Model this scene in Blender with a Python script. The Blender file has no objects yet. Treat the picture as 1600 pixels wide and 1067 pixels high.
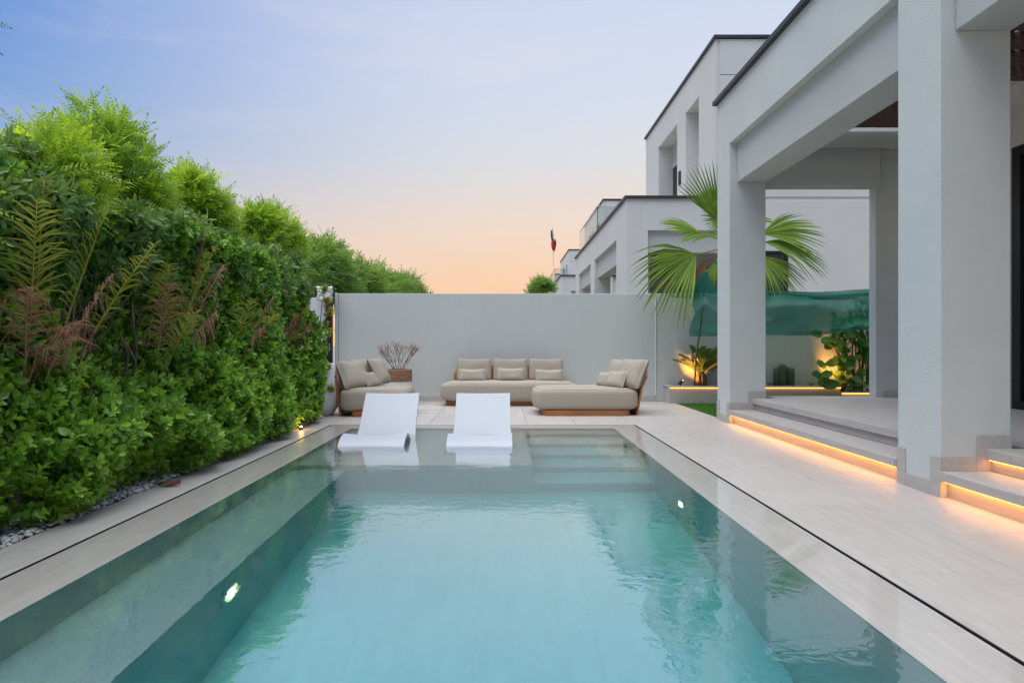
import bpy, bmesh, math, random
import numpy as np
from mathutils import Vector, Matrix

random.seed(7)
RNG = np.random.default_rng(11)
SC = bpy.context.scene
COL = SC.collection
PI = math.pi


def R(d):
    return math.radians(d)


def lin(c):
    return tuple((v / 255 / 12.92) if v / 255 <= 0.04045 else ((v / 255 + 0.055) / 1.055) ** 2.4 for v in c)


# ------------------------------------------------------------------ camera
cam_d = bpy.data.cameras.new('camera')
cam = bpy.data.objects.new('camera', cam_d)
COL.objects.link(cam)
cam.location = (0, 0, 1.1)
cam.rotation_euler = (R(90), 0, 0)
cam_d.sensor_width = 36
cam_d.lens = 36 * 1000 / 1600
cam_d.shift_x = 13 / 1600
cam_d.shift_y = 4.5 / 1600
cam_d.clip_start = 0.05
cam_d.clip_end = 900
SC.camera = cam

# ------------------------------------------------------------------ dusk sky
W = bpy.data.worlds.new('World')
SC.world = W
W.use_nodes = True
nt = W.node_tree
nt.nodes.clear()


def N(t, **kw):
    n = nt.nodes.new(t)
    for k, v in kw.items():
        setattr(n, k, v)
    return n


def ramp(stops):
    n = N('ShaderNodeValToRGB')
    cr = n.color_ramp
    cr.interpolation = 'B_SPLINE' if False else 'EASE'
    cr.interpolation = 'LINEAR'
    while len(cr.elements) < len(stops):
        cr.elements.new(0.5)
    for e, (p, c) in zip(cr.elements, stops):
        e.position = p
        e.color = (*lin(c), 1)
    return n


tc = N('ShaderNodeTexCoord')
sx = N('ShaderNodeSeparateXYZ')
nt.links.new(tc.outputs['Generated'], sx.inputs[0])
flat = N('ShaderNodeCombineXYZ')
nt.links.new(sx.outputs[0], flat.inputs[0])
nt.links.new(sx.outputs[1], flat.inputs[1])
nrm = N('ShaderNodeVectorMath', operation='NORMALIZE')
nt.links.new(flat.outputs[0], nrm.inputs[0])
dot = N('ShaderNodeVectorMath', operation='DOT_PRODUCT')
nt.links.new(nrm.outputs[0], dot.inputs[0])
SUN_AZ = R(24)
dot.inputs[1].default_value = (math.sin(SUN_AZ), math.cos(SUN_AZ), 0)
mr = N('ShaderNodeMapRange', interpolation_type='SMOOTHSTEP')
mr.inputs['From Min'].default_value = 0.30
mr.inputs['From Max'].default_value = 1.0
nt.links.new(dot.outputs['Value'], mr.inputs['Value'])
cool = ramp([(0, (252, 206, 166)), (0.08, (238, 209, 188)), (0.17, (174, 193, 216)), (0.27, (112, 159, 217)),
             (0.39, (90, 143, 216)), (0.6, (90, 138, 211)), (1.0, (100, 142, 208))])
warm = ramp([(0, (255, 204, 154)), (0.08, (254, 209, 168)), (0.17, (245, 220, 200)), (0.27, (223, 224, 227)),
             (0.36, (214, 222, 238)), (0.46, (208, 218, 240)), (0.7, (150, 178, 226)), (1.0, (100, 142, 208))])
nt.links.new(sx.outputs[2], cool.inputs[0])
nt.links.new(sx.outputs[2], warm.inputs[0])
mix = N('ShaderNodeMix', data_type='RGBA')
nt.links.new(mr.outputs[0], mix.inputs[0])
nt.links.new(cool.outputs[0], mix.inputs[6])
nt.links.new(warm.outputs[0], mix.inputs[7])
# thin high cirrus
mp = N('ShaderNodeMapping')
mp.inputs['Scale'].default_value = (1.6, 1.6, 7.0)
mp.inputs['Rotation'].default_value = (0.25, 0.3, 0.2)
nt.links.new(tc.outputs['Generated'], mp.inputs[0])
nz = N('ShaderNodeTexNoise')
nz.inputs['Scale'].default_value = 2.2
nz.inputs['Detail'].default_value = 6
nz.inputs['Roughness'].default_value = 0.62
nt.links.new(mp.outputs[0], nz.inputs[0])
cm = N('ShaderNodeMapRange', interpolation_type='SMOOTHSTEP')
cm.inputs['From Min'].default_value = 0.47
cm.inputs['From Max'].default_value = 0.78
cm.inputs['To Max'].default_value = 0.22
nt.links.new(nz.outputs[0], cm.inputs['Value'])
cl = N('ShaderNodeMix', data_type='RGBA')
nt.links.new(cm.outputs[0], cl.inputs[0])
nt.links.new(mix.outputs[2], cl.inputs[6])
cl.inputs[7].default_value = (*lin((238, 228, 230)), 1)
bg = N('ShaderNodeBackground')
bg.inputs['Strength'].default_value = 1.0
nt.links.new(cl.outputs[2], bg.inputs[0])
wo = N('ShaderNodeOutputWorld')
nt.links.new(bg.outputs[0], wo.inputs[0])

# ------------------------------------------------------------------ soft dusk light (wide, no hard shadow)
sun_d = bpy.data.lights.new('sun', 'SUN')
sun_d.energy = 4.2
sun_d.angle = R(75)
sun_d.color = (1.0, 0.975, 0.88)
sun = bpy.data.objects.new('sun', sun_d)
COL.objects.link(sun)
sun.rotation_euler = Vector((-0.19, -0.17, 0.95)).to_track_quat('Z', 'Y').to_euler()
sun.location = (-3, -3, 12)

SC.view_settings.view_transform = 'Standard'
SC.view_settings.look = 'None'
SC.view_settings.exposure = 0
SC.view_settings.gamma = 1
SC.view_settings.use_curve_mapping = False
SC.cycles.max_bounces = 10
SC.cycles.diffuse_bounces = 4
SC.cycles.glossy_bounces = 4
SC.cycles.transmission_bounces = 8
SC.cycles.transparent_max_bounces = 8
SC.cycles.sample_clamp_indirect = 6
SC.cycles.use_denoising = True
SC.cycles.caustics_refractive = True
SC.cycles.caustics_reflective = False

# ------------------------------------------------------------------ materials
M = {}


def newmat(name):
    m = bpy.data.materials.new(name)
    m.use_nodes = True
    t = m.node_tree
    return m, t, t.nodes['Principled BSDF']


def mat(name, base, rough=0.6, var=0.0, vscale=4.0, bump=0.0, bscale=60.0, stretch=(1, 1, 1), metal=0.0, spec=0.5,
        rnd=0.0, base2=None, detail=5, coords='Object', fine=0.0, fscale=300.0):
    """Principled surface: base colour broken up by noise, optional grain stretched along one axis, relief by bump."""
    m, t, b = newmat(name)
    L = t.links.new
    b.inputs['Roughness'].default_value = rough
    b.inputs['Metallic'].default_value = metal
    b.inputs['Specular IOR Level'].default_value = spec
    tcn = t.nodes.new('ShaderNodeTexCoord')
    mpn = t.nodes.new('ShaderNodeMapping')
    mpn.inputs['Scale'].default_value = stretch
    L(tcn.outputs[coords], mpn.inputs[0])
    vec = mpn.outputs[0]
    if rnd:
        oi = t.nodes.new('ShaderNodeObjectInfo')
        ad = t.nodes.new('ShaderNodeVectorMath')
        ad.operation = 'ADD'
        sc_ = t.nodes.new('ShaderNodeVectorMath')
        sc_.operation = 'SCALE'
        cmb = t.nodes.new('ShaderNodeCombineXYZ')
        for i in range(3):
            L(oi.outputs['Random'], cmb.inputs[i])
        sc_.inputs['Scale'].default_value = 37.0
        L(cmb.outputs[0], sc_.inputs[0])
        L(vec, ad.inputs[0])
        L(sc_.outputs[0], ad.inputs[1])
        vec = ad.outputs[0]
    n1 = t.nodes.new('ShaderNodeTexNoise')
    n1.inputs['Scale'].default_value = vscale
    n1.inputs['Detail'].default_value = detail
    n1.inputs['Roughness'].default_value = 0.6
    L(vec, n1.inputs[0])
    b2 = base2 or tuple(max(0, c * (1 - var)) for c in base)
    b1 = base if base2 else tuple(min(1, c * (1 + var)) for c in base)
    cr = t.nodes.new('ShaderNodeValToRGB')
    cr.color_ramp.elements[0].position = 0.32
    cr.color_ramp.elements[1].position = 0.68
    cr.color_ramp.elements[0].color = (*b2, 1)
    cr.color_ramp.elements[1].color = (*b1, 1)
    L(n1.outputs[0], cr.inputs[0])
    colout = cr.outputs[0]
    if rnd:
        hsv = t.nodes.new('ShaderNodeHueSaturation')
        mrn = t.nodes.new('ShaderNodeMapRange')
        mrn.inputs['To Min'].default_value = 1 - rnd
        mrn.inputs['To Max'].default_value = 1 + rnd
        L(oi.outputs['Random'], mrn.inputs['Value'])
        L(mrn.outputs[0], hsv.inputs['Value'])
        L(colout, hsv.inputs['Color'])
        colout = hsv.outputs[0]
    L(colout, b.inputs['Base Color'])
    if bump:
        n2 = t.nodes.new('ShaderNodeTexNoise')
        n2.inputs['Scale'].default_value = bscale
        n2.inputs['Detail'].default_value = 3
        L(vec, n2.inputs[0])
        bp = t.nodes.new('ShaderNodeBump')
        bp.inputs['Strength'].default_value = bump
        bp.inputs['Distance'].default_value = 0.01
        L(n2.outputs[0], bp.inputs['Height'])
        L(bp.outputs[0], b.inputs['Normal'])
    M[name] = m
    return m


def emit(name, col, strength):
    m, t, b = newmat(name)
    b.inputs['Base Color'].default_value = (*col, 1)
    b.inputs['Emission Color'].default_value = (*col, 1)
    b.inputs['Emission Strength'].default_value = strength
    M[name] = m
    return m


def leafmat(name, ca, cb, rough=0.45, trans=0.35, spec=0.5):
    """Leaf: colour mixed between two greens by the per-leaf 'tint' attribute, gloss, and light coming through."""
    m, t, b = newmat(name)
    L = t.links.new
    at = t.nodes.new('ShaderNodeAttribute')
    at.attribute_name = 'tint'
    mx = t.nodes.new('ShaderNodeMix')
    mx.data_type = 'RGBA'
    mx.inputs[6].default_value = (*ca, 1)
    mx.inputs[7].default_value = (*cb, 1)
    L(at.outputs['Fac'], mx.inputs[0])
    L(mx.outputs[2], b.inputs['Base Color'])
    b.inputs['Roughness'].default_value = rough
    b.inputs['Specular IOR Level'].default_value = spec
    tr = t.nodes.new('ShaderNodeBsdfTranslucent')
    hs = t.nodes.new('ShaderNodeHueSaturation')
    hs.inputs['Hue'].default_value = 0.485
    hs.inputs['Value'].default_value = 1.5
    L(mx.outputs[2], hs.inputs['Color'])
    L(hs.outputs[0], tr.inputs[0])
    ms = t.nodes.new('ShaderNodeMixShader')
    ms.inputs[0].default_value = trans
    L(b.outputs[0], ms.inputs[1])
    L(tr.outputs[0], ms.inputs[2])
    L(ms.outputs[0], t.nodes['Material Output'].inputs[0])
    M[name] = m
    return m


STUCCO = mat('stucco', (0.605, 0.635, 0.61), 0.85, var=0.04, vscale=1.3, bump=0.6, bscale=105, spec=0.25)
STUCCO_G = mat('grey_stucco', (0.50, 0.515, 0.495), 0.85, var=0.03, vscale=1.3, bump=0.2, bscale=120, spec=0.25)  # stucco copy with the shade on the recessed beams put into its colour
STUCCO_F = mat('far_stucco', (0.63, 0.63, 0.605), 0.85, var=0.03, vscale=0.7, bump=0.15, bscale=40, spec=0.25)
COPING = mat('coping_metal', (0.045, 0.048, 0.055), 0.45, var=0.15, vscale=3, metal=0.3)
STONE = mat('deck_stone', (0.475, 0.44, 0.412), 0.42, var=0.10, vscale=3.4, stretch=(9, 0.9, 9), bump=0.05, bscale=30, rnd=0.045)
STONE_X = mat('step_stone', (0.475, 0.44, 0.412), 0.45, var=0.09, vscale=3.4, stretch=(9, 0.9, 9), bump=0.05, bscale=30, rnd=0.018)
WET = mat('wet_stone', (0.475, 0.44, 0.412), 0.42, var=0.09, vscale=3.4, stretch=(9, 0.9, 9), rnd=0.018)
WET.node_tree.nodes['Principled BSDF'].inputs['Coat Weight'].default_value = 1.0
WET.node_tree.nodes['Principled BSDF'].inputs['Coat Roughness'].default_value = 0.03
POOLT = mat('pool_stone', (0.70, 0.69, 0.66), 0.6, var=0.05, vscale=2.5, stretch=(5, 0.9, 5), rnd=0.02)
GROUT = mat('grout', (0.20, 0.19, 0.18), 0.9, var=0.1)
DARK = mat('dark_channel', (0.012, 0.012, 0.012), 0.8, var=0.1)
SOIL = mat('soil', (0.045, 0.032, 0.022), 0.95, var=0.4, vscale=12, bump=0.8, bscale=30)
SAND = mat('far_ground', (0.30, 0.27, 0.23), 0.95, var=0.2, vscale=0.4)
WHITEP = mat('white_plastic', (0.43, 0.465, 0.525), 0.38, var=0.015, vscale=3, bump=0.05, bscale=160)
FABRIC = mat('linen_fabric', (0.40, 0.352, 0.29), 0.9, var=0.10, vscale=140, bump=0.35, bscale=420, spec=0.15, detail=2)
FABRIC2 = mat('linen_fabric_light', (0.43, 0.38, 0.315), 0.9, var=0.10, vscale=140, bump=0.35, bscale=420, spec=0.15, detail=2)
TEAK = mat('teak', (0.42, 0.165, 0.055), 0.5, base2=(0.25, 0.085, 0.028), vscale=3.5, stretch=(1, 1, 14), bump=0.06, bscale=20)
WICKER = mat('carved_wood', (0.40, 0.21, 0.12), 0.7, base2=(0.16, 0.07, 0.035), vscale=4.0, stretch=(3, 3, 22), bump=0.8, bscale=9)
BRANCH = mat('dry_branch', (0.20, 0.115, 0.06), 0.85, var=0.3, vscale=30)
BARK = mat('bark', (0.12, 0.085, 0.06), 0.9, var=0.4, vscale=14, bump=0.8, bscale=40)
POTW = mat('white_pot', (0.72, 0.73, 0.73), 0.55, var=0.03, vscale=4, bump=0.1, bscale=40)
SLAT = mat('dark_slat', (0.085, 0.045, 0.035), 0.6, var=0.25, vscale=4, stretch=(1, 10, 10), rnd=0.12)
BLACKM = mat('black_metal', (0.02, 0.021, 0.024), 0.4, var=0.1, metal=0.4)
STEEL = mat('steel_ring', (0.55, 0.58, 0.58), 0.3, var=0.05, metal=0.6)
BRONZE = mat('wall_beige', (0.50, 0.45, 0.39), 0.85, var=0.04)
CURTAIN = mat('curtain', (0.42, 0.27, 0.22), 0.9, var=0.12, vscale=3, stretch=(1, 12, 0.4))
PEBBLE = mat('pebble', (0.75, 0.75, 0.74), 0.6, base2=(0.45, 0.455, 0.46), vscale=14, detail=1)
LED = emit('led_strip_glow', (1.0, 0.40, 0.07), 11)
LED2 = emit('planter_led_glow', (1.0, 0.42, 0.08), 7)
POOLLED = emit('pool_led', (1.0, 0.95, 0.60), 90)
POOLLENS = emit('pool_lens', (1.0, 0.90, 0.45), 1.6)
SPOTE = emit('spot_glow', (1.0, 0.50, 0.12), 25)
HEDGEL = leafmat('hedge_leaf', (0.04, 0.15, 0.018), (0.31, 0.57, 0.06), 0.30, 0.36, 0.6)
UPPERL = leafmat('upper_leaf', (0.06, 0.165, 0.035), (0.27, 0.42, 0.10), 0.42, 0.28)
NEEML = leafmat('pinnate_leaf', (0.085, 0.24, 0.018), (0.42, 0.60, 0.04), 0.5, 0.45)
FARL = leafmat('far_leaf', (0.075, 0.18, 0.03), (0.23, 0.39, 0.05), 0.5, 0.42)
FANL = leafmat('fan_leaf', (0.05, 0.16, 0.015), (0.30, 0.42, 0.055), 0.45, 0.3, .35)
ARECAG = leafmat('areca_green', (0.16, 0.22, 0.025), (0.40, 0.40, 0.05), 0.45, 0.35)
ARECAR = leafmat('areca_dry', (0.20, 0.065, 0.035), (0.46, 0.27, 0.17), 0.6, 0.3)
CYCADL = leafmat('cycad_leaf', (0.05, 0.10, 0.02), (0.14, 0.20, 0.04), 0.4, 0.2)
BIGL = leafmat('big_leaf', (0.045, 0.15, 0.02), (0.14, 0.30, 0.045), 0.35, 0.25)
DRYL = leafmat('dry_leaf', (0.22, 0.09, 0.05), (0.30, 0.14, 0.09), 0.7, 0.2)
TURF = leafmat('turf_blade', (0.04, 0.17, 0.015), (0.09, 0.28, 0.03), 0.6, 0.2)
CACT = mat('cactus_skin', (0.075, 0.12, 0.055), 0.6, var=0.25, vscale=10, bump=0.2, bscale=60)
TRUNKP = mat('palm_trunk', (0.13, 0.09, 0.055), 0.9, var=0.45, vscale=8, stretch=(1, 1, 5), bump=0.9, bscale=18)

# back boundary wall: painted render with faint vertical rain streaks
WALLM, t, b = newmat('boundary_render')
L = t.links.new
tcn = t.nodes.new('ShaderNodeTexCoord')
mpn = t.nodes.new('ShaderNodeMapping'); mpn.inputs['Scale'].default_value = (13, 13, 0.45)
L(tcn.outputs['Object'], mpn.inputs[0])
n1 = t.nodes.new('ShaderNodeTexNoise'); n1.inputs['Scale'].default_value = 1.0; n1.inputs['Detail'].default_value = 6
L(mpn.outputs[0], n1.inputs[0])
n3 = t.nodes.new('ShaderNodeTexNoise'); n3.inputs['Scale'].default_value = 0.9; n3.inputs['Detail'].default_value = 3
L(tcn.outputs['Object'], n3.inputs[0])
md = t.nodes.new('ShaderNodeMath'); md.operation = 'MULTIPLY'
L(n1.outputs[0], md.inputs[0]); L(n3.outputs[0], md.inputs[1])
cr = t.nodes.new('ShaderNodeValToRGB')
cr.color_ramp.elements[0].position = 0.12; cr.color_ramp.elements[0].color = (0.555, 0.575, 0.55, 1)
cr.color_ramp.elements[1].position = 0.40; cr.color_ramp.elements[1].color = (0.58, 0.605, 0.58, 1)
L(md.outputs[0], cr.inputs[0]); L(cr.outputs[0], b.inputs['Base Color'])
b.inputs['Roughness'].default_value = 0.85
b.inputs['Specular IOR Level'].default_value = 0.2
n2 = t.nodes.new('ShaderNodeTexNoise'); n2.inputs['Scale'].default_value = 70
L(tcn.outputs['Object'], n2.inputs[0])
ma = t.nodes.new('ShaderNodeMath'); ma.operation = 'ADD'
L(n1.outputs[0], ma.inputs[0]); L(n2.outputs[0], ma.inputs[1])
bp = t.nodes.new('ShaderNodeBump'); bp.inputs['Strength'].default_value = 0.22; bp.inputs['Distance'].default_value = 0.005
L(ma.outputs[0], bp.inputs['Height']); L(bp.outputs[0], b.inputs['Normal'])

# pool water: clear refracting surface with small ripples, green-blue absorption inside
WATER, t, b = newmat('pool_water')
L = t.links.new
t.nodes.remove(b)
gl = t.nodes.new('ShaderNodeBsdfRefraction'); gl.inputs['IOR'].default_value = 1.333; gl.inputs['Roughness'].default_value = 0.0
gs = t.nodes.new('ShaderNodeBsdfGlossy'); gs.inputs['Roughness'].default_value = 0.0
fz = t.nodes.new('ShaderNodeFresnel'); fz.inputs['IOR'].default_value = 2.3
wm = t.nodes.new('ShaderNodeMixShader')
tcn = t.nodes.new('ShaderNodeTexCoord')
n1 = t.nodes.new('ShaderNodeTexNoise'); n1.inputs['Scale'].default_value = 11.0; n1.inputs['Detail'].default_value = 3.0
n1.inputs['Distortion'].default_value = 0.6
n2 = t.nodes.new('ShaderNodeTexNoise'); n2.inputs['Scale'].default_value = 1.1; n2.inputs['Detail'].default_value = 2
L(tcn.outputs['Object'], n1.inputs[0]); L(tcn.outputs['Object'], n2.inputs[0])
mm = t.nodes.new('ShaderNodeMath'); mm.operation = 'MULTIPLY_ADD'; mm.inputs[1].default_value = 0.22
L(n1.outputs[0], mm.inputs[0]); L(n2.outputs[0], mm.inputs[2])
bp = t.nodes.new('ShaderNodeBump'); bp.inputs['Strength'].default_value = 0.5; bp.inputs['Distance'].default_value = 0.014
L(mm.outputs[0], bp.inputs['Height']); L(bp.outputs[0], gl.inputs['Normal']); L(bp.outputs[0], gs.inputs['Normal']); L(bp.outputs[0], fz.inputs['Normal'])
gm = t.nodes.new('ShaderNodeNewGeometry')
ir = t.nodes.new('ShaderNodeMapRange'); ir.inputs['To Min'].default_value = 2.7; ir.inputs['To Max'].default_value = 1.333
L(gm.outputs['Backfacing'], ir.inputs['Value']); L(ir.outputs[0], fz.inputs['IOR'])
lw = t.nodes.new('ShaderNodeLayerWeight'); lw.inputs['Blend'].default_value = 0.5
L(bp.outputs[0], lw.inputs['Normal'])
pw = t.nodes.new('ShaderNodeMath'); pw.operation = 'POWER'; pw.inputs[1].default_value = 2.0
L(lw.outputs['Facing'], pw.inputs[0])
fk = t.nodes.new('ShaderNodeMapRange'); fk.inputs['To Min'].default_value = 0.05; fk.inputs['To Max'].default_value = 1.0
L(pw.outputs[0], fk.inputs['Value'])
fm = t.nodes.new('ShaderNodeMix'); fm.data_type = 'FLOAT'
L(gm.outputs['Backfacing'], fm.inputs[0]); L(fk.outputs[0], fm.inputs[2]); L(fz.outputs[0], fm.inputs[3])
L(fm.outputs[0], wm.inputs[0]); L(gl.outputs[0], wm.inputs[1]); L(gs.outputs[0], wm.inputs[2])
va = t.nodes.new('ShaderNodeVolumeAbsorption')
va.inputs['Color'].default_value = (0.04, 0.85, 0.935, 1)
va.inputs['Density'].default_value = 0.60
L(wm.outputs[0], t.nodes['Material Output'].inputs['Surface'])
L(va.outputs[0], t.nodes['Material Output'].inputs['Volume'])

GLASS, t, b = newmat('window_glass')
b.inputs['Base Color'].default_value = (0.02, 0.025, 0.03, 1)
b.inputs['Roughness'].default_value = 0.03
b.inputs['Specular IOR Level'].default_value = 0.8
CLEAR, t, b = newmat('balustrade_glass')
b.inputs['Base Color'].default_value = (0.75, 0.82, 0.82, 1)
b.inputs['Roughness'].default_value = 0.02
b.inputs['Transmission Weight'].default_value = 1.0
b.inputs['IOR'].default_value = 1.05

# green shade net: half see-through weave
NET, t, b = newmat('shade_net')
L = t.links.new
b.inputs['Base Color'].default_value = (0.012, 0.175, 0.135, 1)
b.inputs['Roughness'].default_value = 0.6
tr = t.nodes.new('ShaderNodeBsdfTransparent')
tl = t.nodes.new('ShaderNodeBsdfTranslucent'); tl.inputs[0].default_value = (0.03, 0.34, 0.26, 1)
m1 = t.nodes.new('ShaderNodeMixShader'); m1.inputs[0].default_value = 0.4
L(b.outputs[0], m1.inputs[1]); L(tl.outputs[0], m1.inputs[2])
m2 = t.nodes.new('ShaderNodeMixShader')
tcn = t.nodes.new('ShaderNodeTexCoord')
nn = t.nodes.new('ShaderNodeTexNoise'); nn.inputs['Scale'].default_value = 6
L(tcn.outputs['Object'], nn.inputs[0])
mrn = t.nodes.new('ShaderNodeMapRange'); mrn.inputs['To Min'].default_value = 0.12; mrn.inputs['To Max'].default_value = 0.30
L(nn.outputs[0], mrn.inputs['Value']); L(mrn.outputs[0], m2.inputs[0])
L(m1.outputs[0], m2.inputs[1]); L(tr.outputs[0], m2.inputs[2])
L(m2.outputs[0], t.nodes['Material Output'].inputs[0])


# ------------------------------------------------------------------ object helpers
def wl(o):
    v = Vector((0, 0, 0))
    while o is not None:
        v += o.location
        o = o.parent
    return v


def thing(name, label, cat, loc=(0, 0, 0), group=None):
    o = bpy.data.objects.new(name, None)
    o.empty_display_size = 0.2
    COL.objects.link(o)
    o.location = loc
    tag(o, label, cat, group)
    return o


def tag(o, label, cat, group=None):
    o['label'] = label
    o['category'] = cat
    if group:
        o['group'] = group
    return o


def kind(o, k):
    o['kind'] = k
    return o


def link_mesh(name, me, m, parent=None):
    o = bpy.data.objects.new(name, me)
    if m is not None and len(me.materials) == 0:
        me.materials.append(m)
    COL.objects.link(o)
    if parent is not None:
        o.parent = parent
    return o


def kids(o):
    return [c for c in bpy.data.objects if c.parent is o]


def copy_tree(o, parent=None, tree=None):
    if tree is None:
        tree = {}
        for c in bpy.data.objects:
            if c.parent is not None:
                tree.setdefault(c.parent.name, []).append(c)
    c = o.copy()
    COL.objects.link(c)
    if parent is not None:
        c.parent = parent
    for ch in tree.get(o.name, []):
        copy_tree(ch, c, tree)
    return c


class MB:
    """Collects geometry in world coordinates; build() links it as ONE mesh object."""

    def __init__(s):
        s.v = []
        s.f = []

    def add(s, vs, fs):
        n = len(s.v)
        s.v += [tuple(p) for p in vs]
        s.f += [tuple(i + n for i in f) for f in fs]
        return s

    def box(s, x0, x1, y0, y1, z0, z1):
        return s.add([(x0, y0, z0), (x1, y0, z0), (x1, y1, z0), (x0, y1, z0), (x0, y0, z1), (x1, y0, z1), (x1, y1, z1), (x0, y1, z1)],
                     [(3, 2, 1, 0), (4, 5, 6, 7), (0, 1, 5, 4), (1, 2, 6, 5), (2, 3, 7, 6), (3, 0, 4, 7)])

    def tube(s, pts, rad, n=8, cap=True):
        pts = [Vector(p) for p in pts]
        if not hasattr(rad, '__len__'):
            rad = [rad] * len(pts)
        base = len(s.v)
        up = Vector((0, 0, 1))
        for i, p in enumerate(pts):
            d = (pts[min(i + 1, len(pts) - 1)] - pts[max(i - 1, 0)]).normalized()
            a = d.cross(up if abs(d.z) < 0.95 else Vector((1, 0, 0))).normalized()
            c = d.cross(a)
            for k in range(n):
                w = 2 * PI * k / n
                s.v.append(tuple(p + (a * math.cos(w) + c * math.sin(w)) * rad[i]))
        for i in range(len(pts) - 1):
            for k in range(n):
                k2 = (k + 1) % n
                s.f.append((base + i * n + k, base + i * n + k2, base + (i + 1) * n + k2, base + (i + 1) * n + k))
        if cap:
            s.f.append(tuple(base + k for k in reversed(range(n))))
            s.f.append(tuple(base + (len(pts) - 1) * n + k for k in range(n)))
        return s

    def lathe(s, prof, c=(0, 0, 0), n=32, fn=None):
        base = len(s.v)
        for r, z in prof:
            for k in range(n):
                w = 2 * PI * k / n
                rr = r * (fn(w, z) if fn else 1)
                s.v.append((c[0] + rr * math.cos(w), c[1] + rr * math.sin(w), c[2] + z))
        for i in range(len(prof) - 1):
            for k in range(n):
                k2 = (k + 1) % n
                s.f.append((base + i * n + k, base + i * n + k2, base + (i + 1) * n + k2, base + (i + 1) * n + k))
        s.f.append(tuple(base + k for k in reversed(range(n))))
        s.f.append(tuple(base + (len(prof) - 1) * n + k for k in range(n)))
        return s

    def build(s, name, m, parent=None, bevel=0.0, smooth=False, seg=2):
        off = wl(parent) if parent is not None else Vector((0, 0, 0))
        me = bpy.data.meshes.new(name)
        me.from_pydata([(p[0] - off.x, p[1] - off.y, p[2] - off.z) for p in s.v], [], s.f)
        if bevel > 0:
            bm = bmesh.new()
            bm.from_mesh(me)
            bmesh.ops.bevel(bm, geom=bm.edges[:], offset=bevel, segments=seg, affect='EDGES', profile=0.5)
            bm.to_mesh(me)
            bm.free()
        if smooth:
            me.polygons.foreach_set('use_smooth', [True] * len(me.polygons))
        me.update()
        return link_mesh(name, me, m, parent)


def box(name, m, parent, x0, x1, y0, y1, z0, z1, bevel=0.004):
    return MB().box(x0, x1, y0, y1, z0, z1).build(name, m, parent, bevel)


def np_mesh(name, V, F, m, parent=None, tint=None, smooth=False):
    """V (n,3) world coordinates, F (k,3) triangles."""
    off = np.array(wl(parent)) if parent is not None else np.zeros(3)
    V = np.asarray(V, dtype=np.float64) - off
    me = bpy.data.meshes.new(name)
    me.vertices.add(len(V))
    me.vertices.foreach_set('co', V.astype(np.float32).ravel())
    F = np.asarray(F, dtype=np.int32)
    me.loops.add(F.size)
    me.loops.foreach_set('vertex_index', F.ravel())
    me.polygons.add(len(F))
    me.polygons.foreach_set('loop_start', np.arange(0, F.size, 3, dtype=np.int32))
    if smooth:
        me.polygons.foreach_set('use_smooth', np.ones(len(F), dtype=bool))
    if tint is not None:
        a = me.attributes.new('tint', 'FLOAT', 'POINT')
        a.data.foreach_set('value', np.asarray(tint, dtype=np.float32))
    me.update(calc_edges=True)
    return link_mesh(name, me, m, parent)


def frames(D, spin):
    """Rotation matrices whose y axis is D, spun about it."""
    D = D / np.linalg.norm(D, axis=1, keepdims=True)
    ref = np.tile(np.array([[0.0, 0.0, 1.0]]), (len(D), 1))
    ref[np.abs(D[:, 2]) > 0.95] = (1, 0, 0)
    X = np.cross(D, ref)
    X /= np.linalg.norm(X, axis=1, keepdims=True)
    Z = np.cross(X, D)
    c, s = np.cos(spin)[:, None], np.sin(spin)[:, None]
    X2 = X * c + Z * s
    Z2 = -X * s + Z * c
    return np.stack([X2, D, Z2], axis=2)


def scatter(tv, tf, pos, rot, scl, tint_t, tint):
    """Copies a template (vertices tv, triangles tf) to every position."""
    n, k = len(pos), len(tv)
    V = np.einsum('nij,kj->nki', rot, tv) * scl[:, None, None] + pos[:, None, :]
    F = tf[None, :, :] + (np.arange(n) * k)[:, None, None]
    T = np.clip(tint[:, None] + tint_t[None, :], 0, 1)
    return V.reshape(-1, 3), F.reshape(-1, 3), T.ravel()


def leaf_template(l, w, obov=0.62, fold=0.12, curl=0.10):
    v = np.array([(0, 0, 0), (-w * 0.36, l * 0.32, fold * w), (-w * 0.5, l * obov, fold * w * 1.2), (-w * 0.25, l * 0.90, -curl * l * .4), (0, l, -curl * l),
                  (w * 0.25, l * 0.90, -curl * l * .4), (w * 0.5, l * obov, fold * w * 1.2), (w * 0.36, l * 0.32, fold * w), (0, l * 0.55, -fold * w * 0.3)])
    f = np.array([(8, i + 1, i) for i in range(7)] + [(8, 0, 7)])
    return v, f


def combine(parts):
    """parts: list of (v, f, rot3x3, offset, tint) -> one template."""
    Vs, Fs, Ts, n = [], [], [], 0
    for v, f, r, o, tn in parts:
        Vs.append(v @ np.asarray(r).T + np.asarray(o))
        Fs.append(f + n)
        Ts.append(np.full(len(v), tn))
        n += len(v)
    return np.vstack(Vs), np.vstack(Fs), np.concatenate(Ts)


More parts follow.
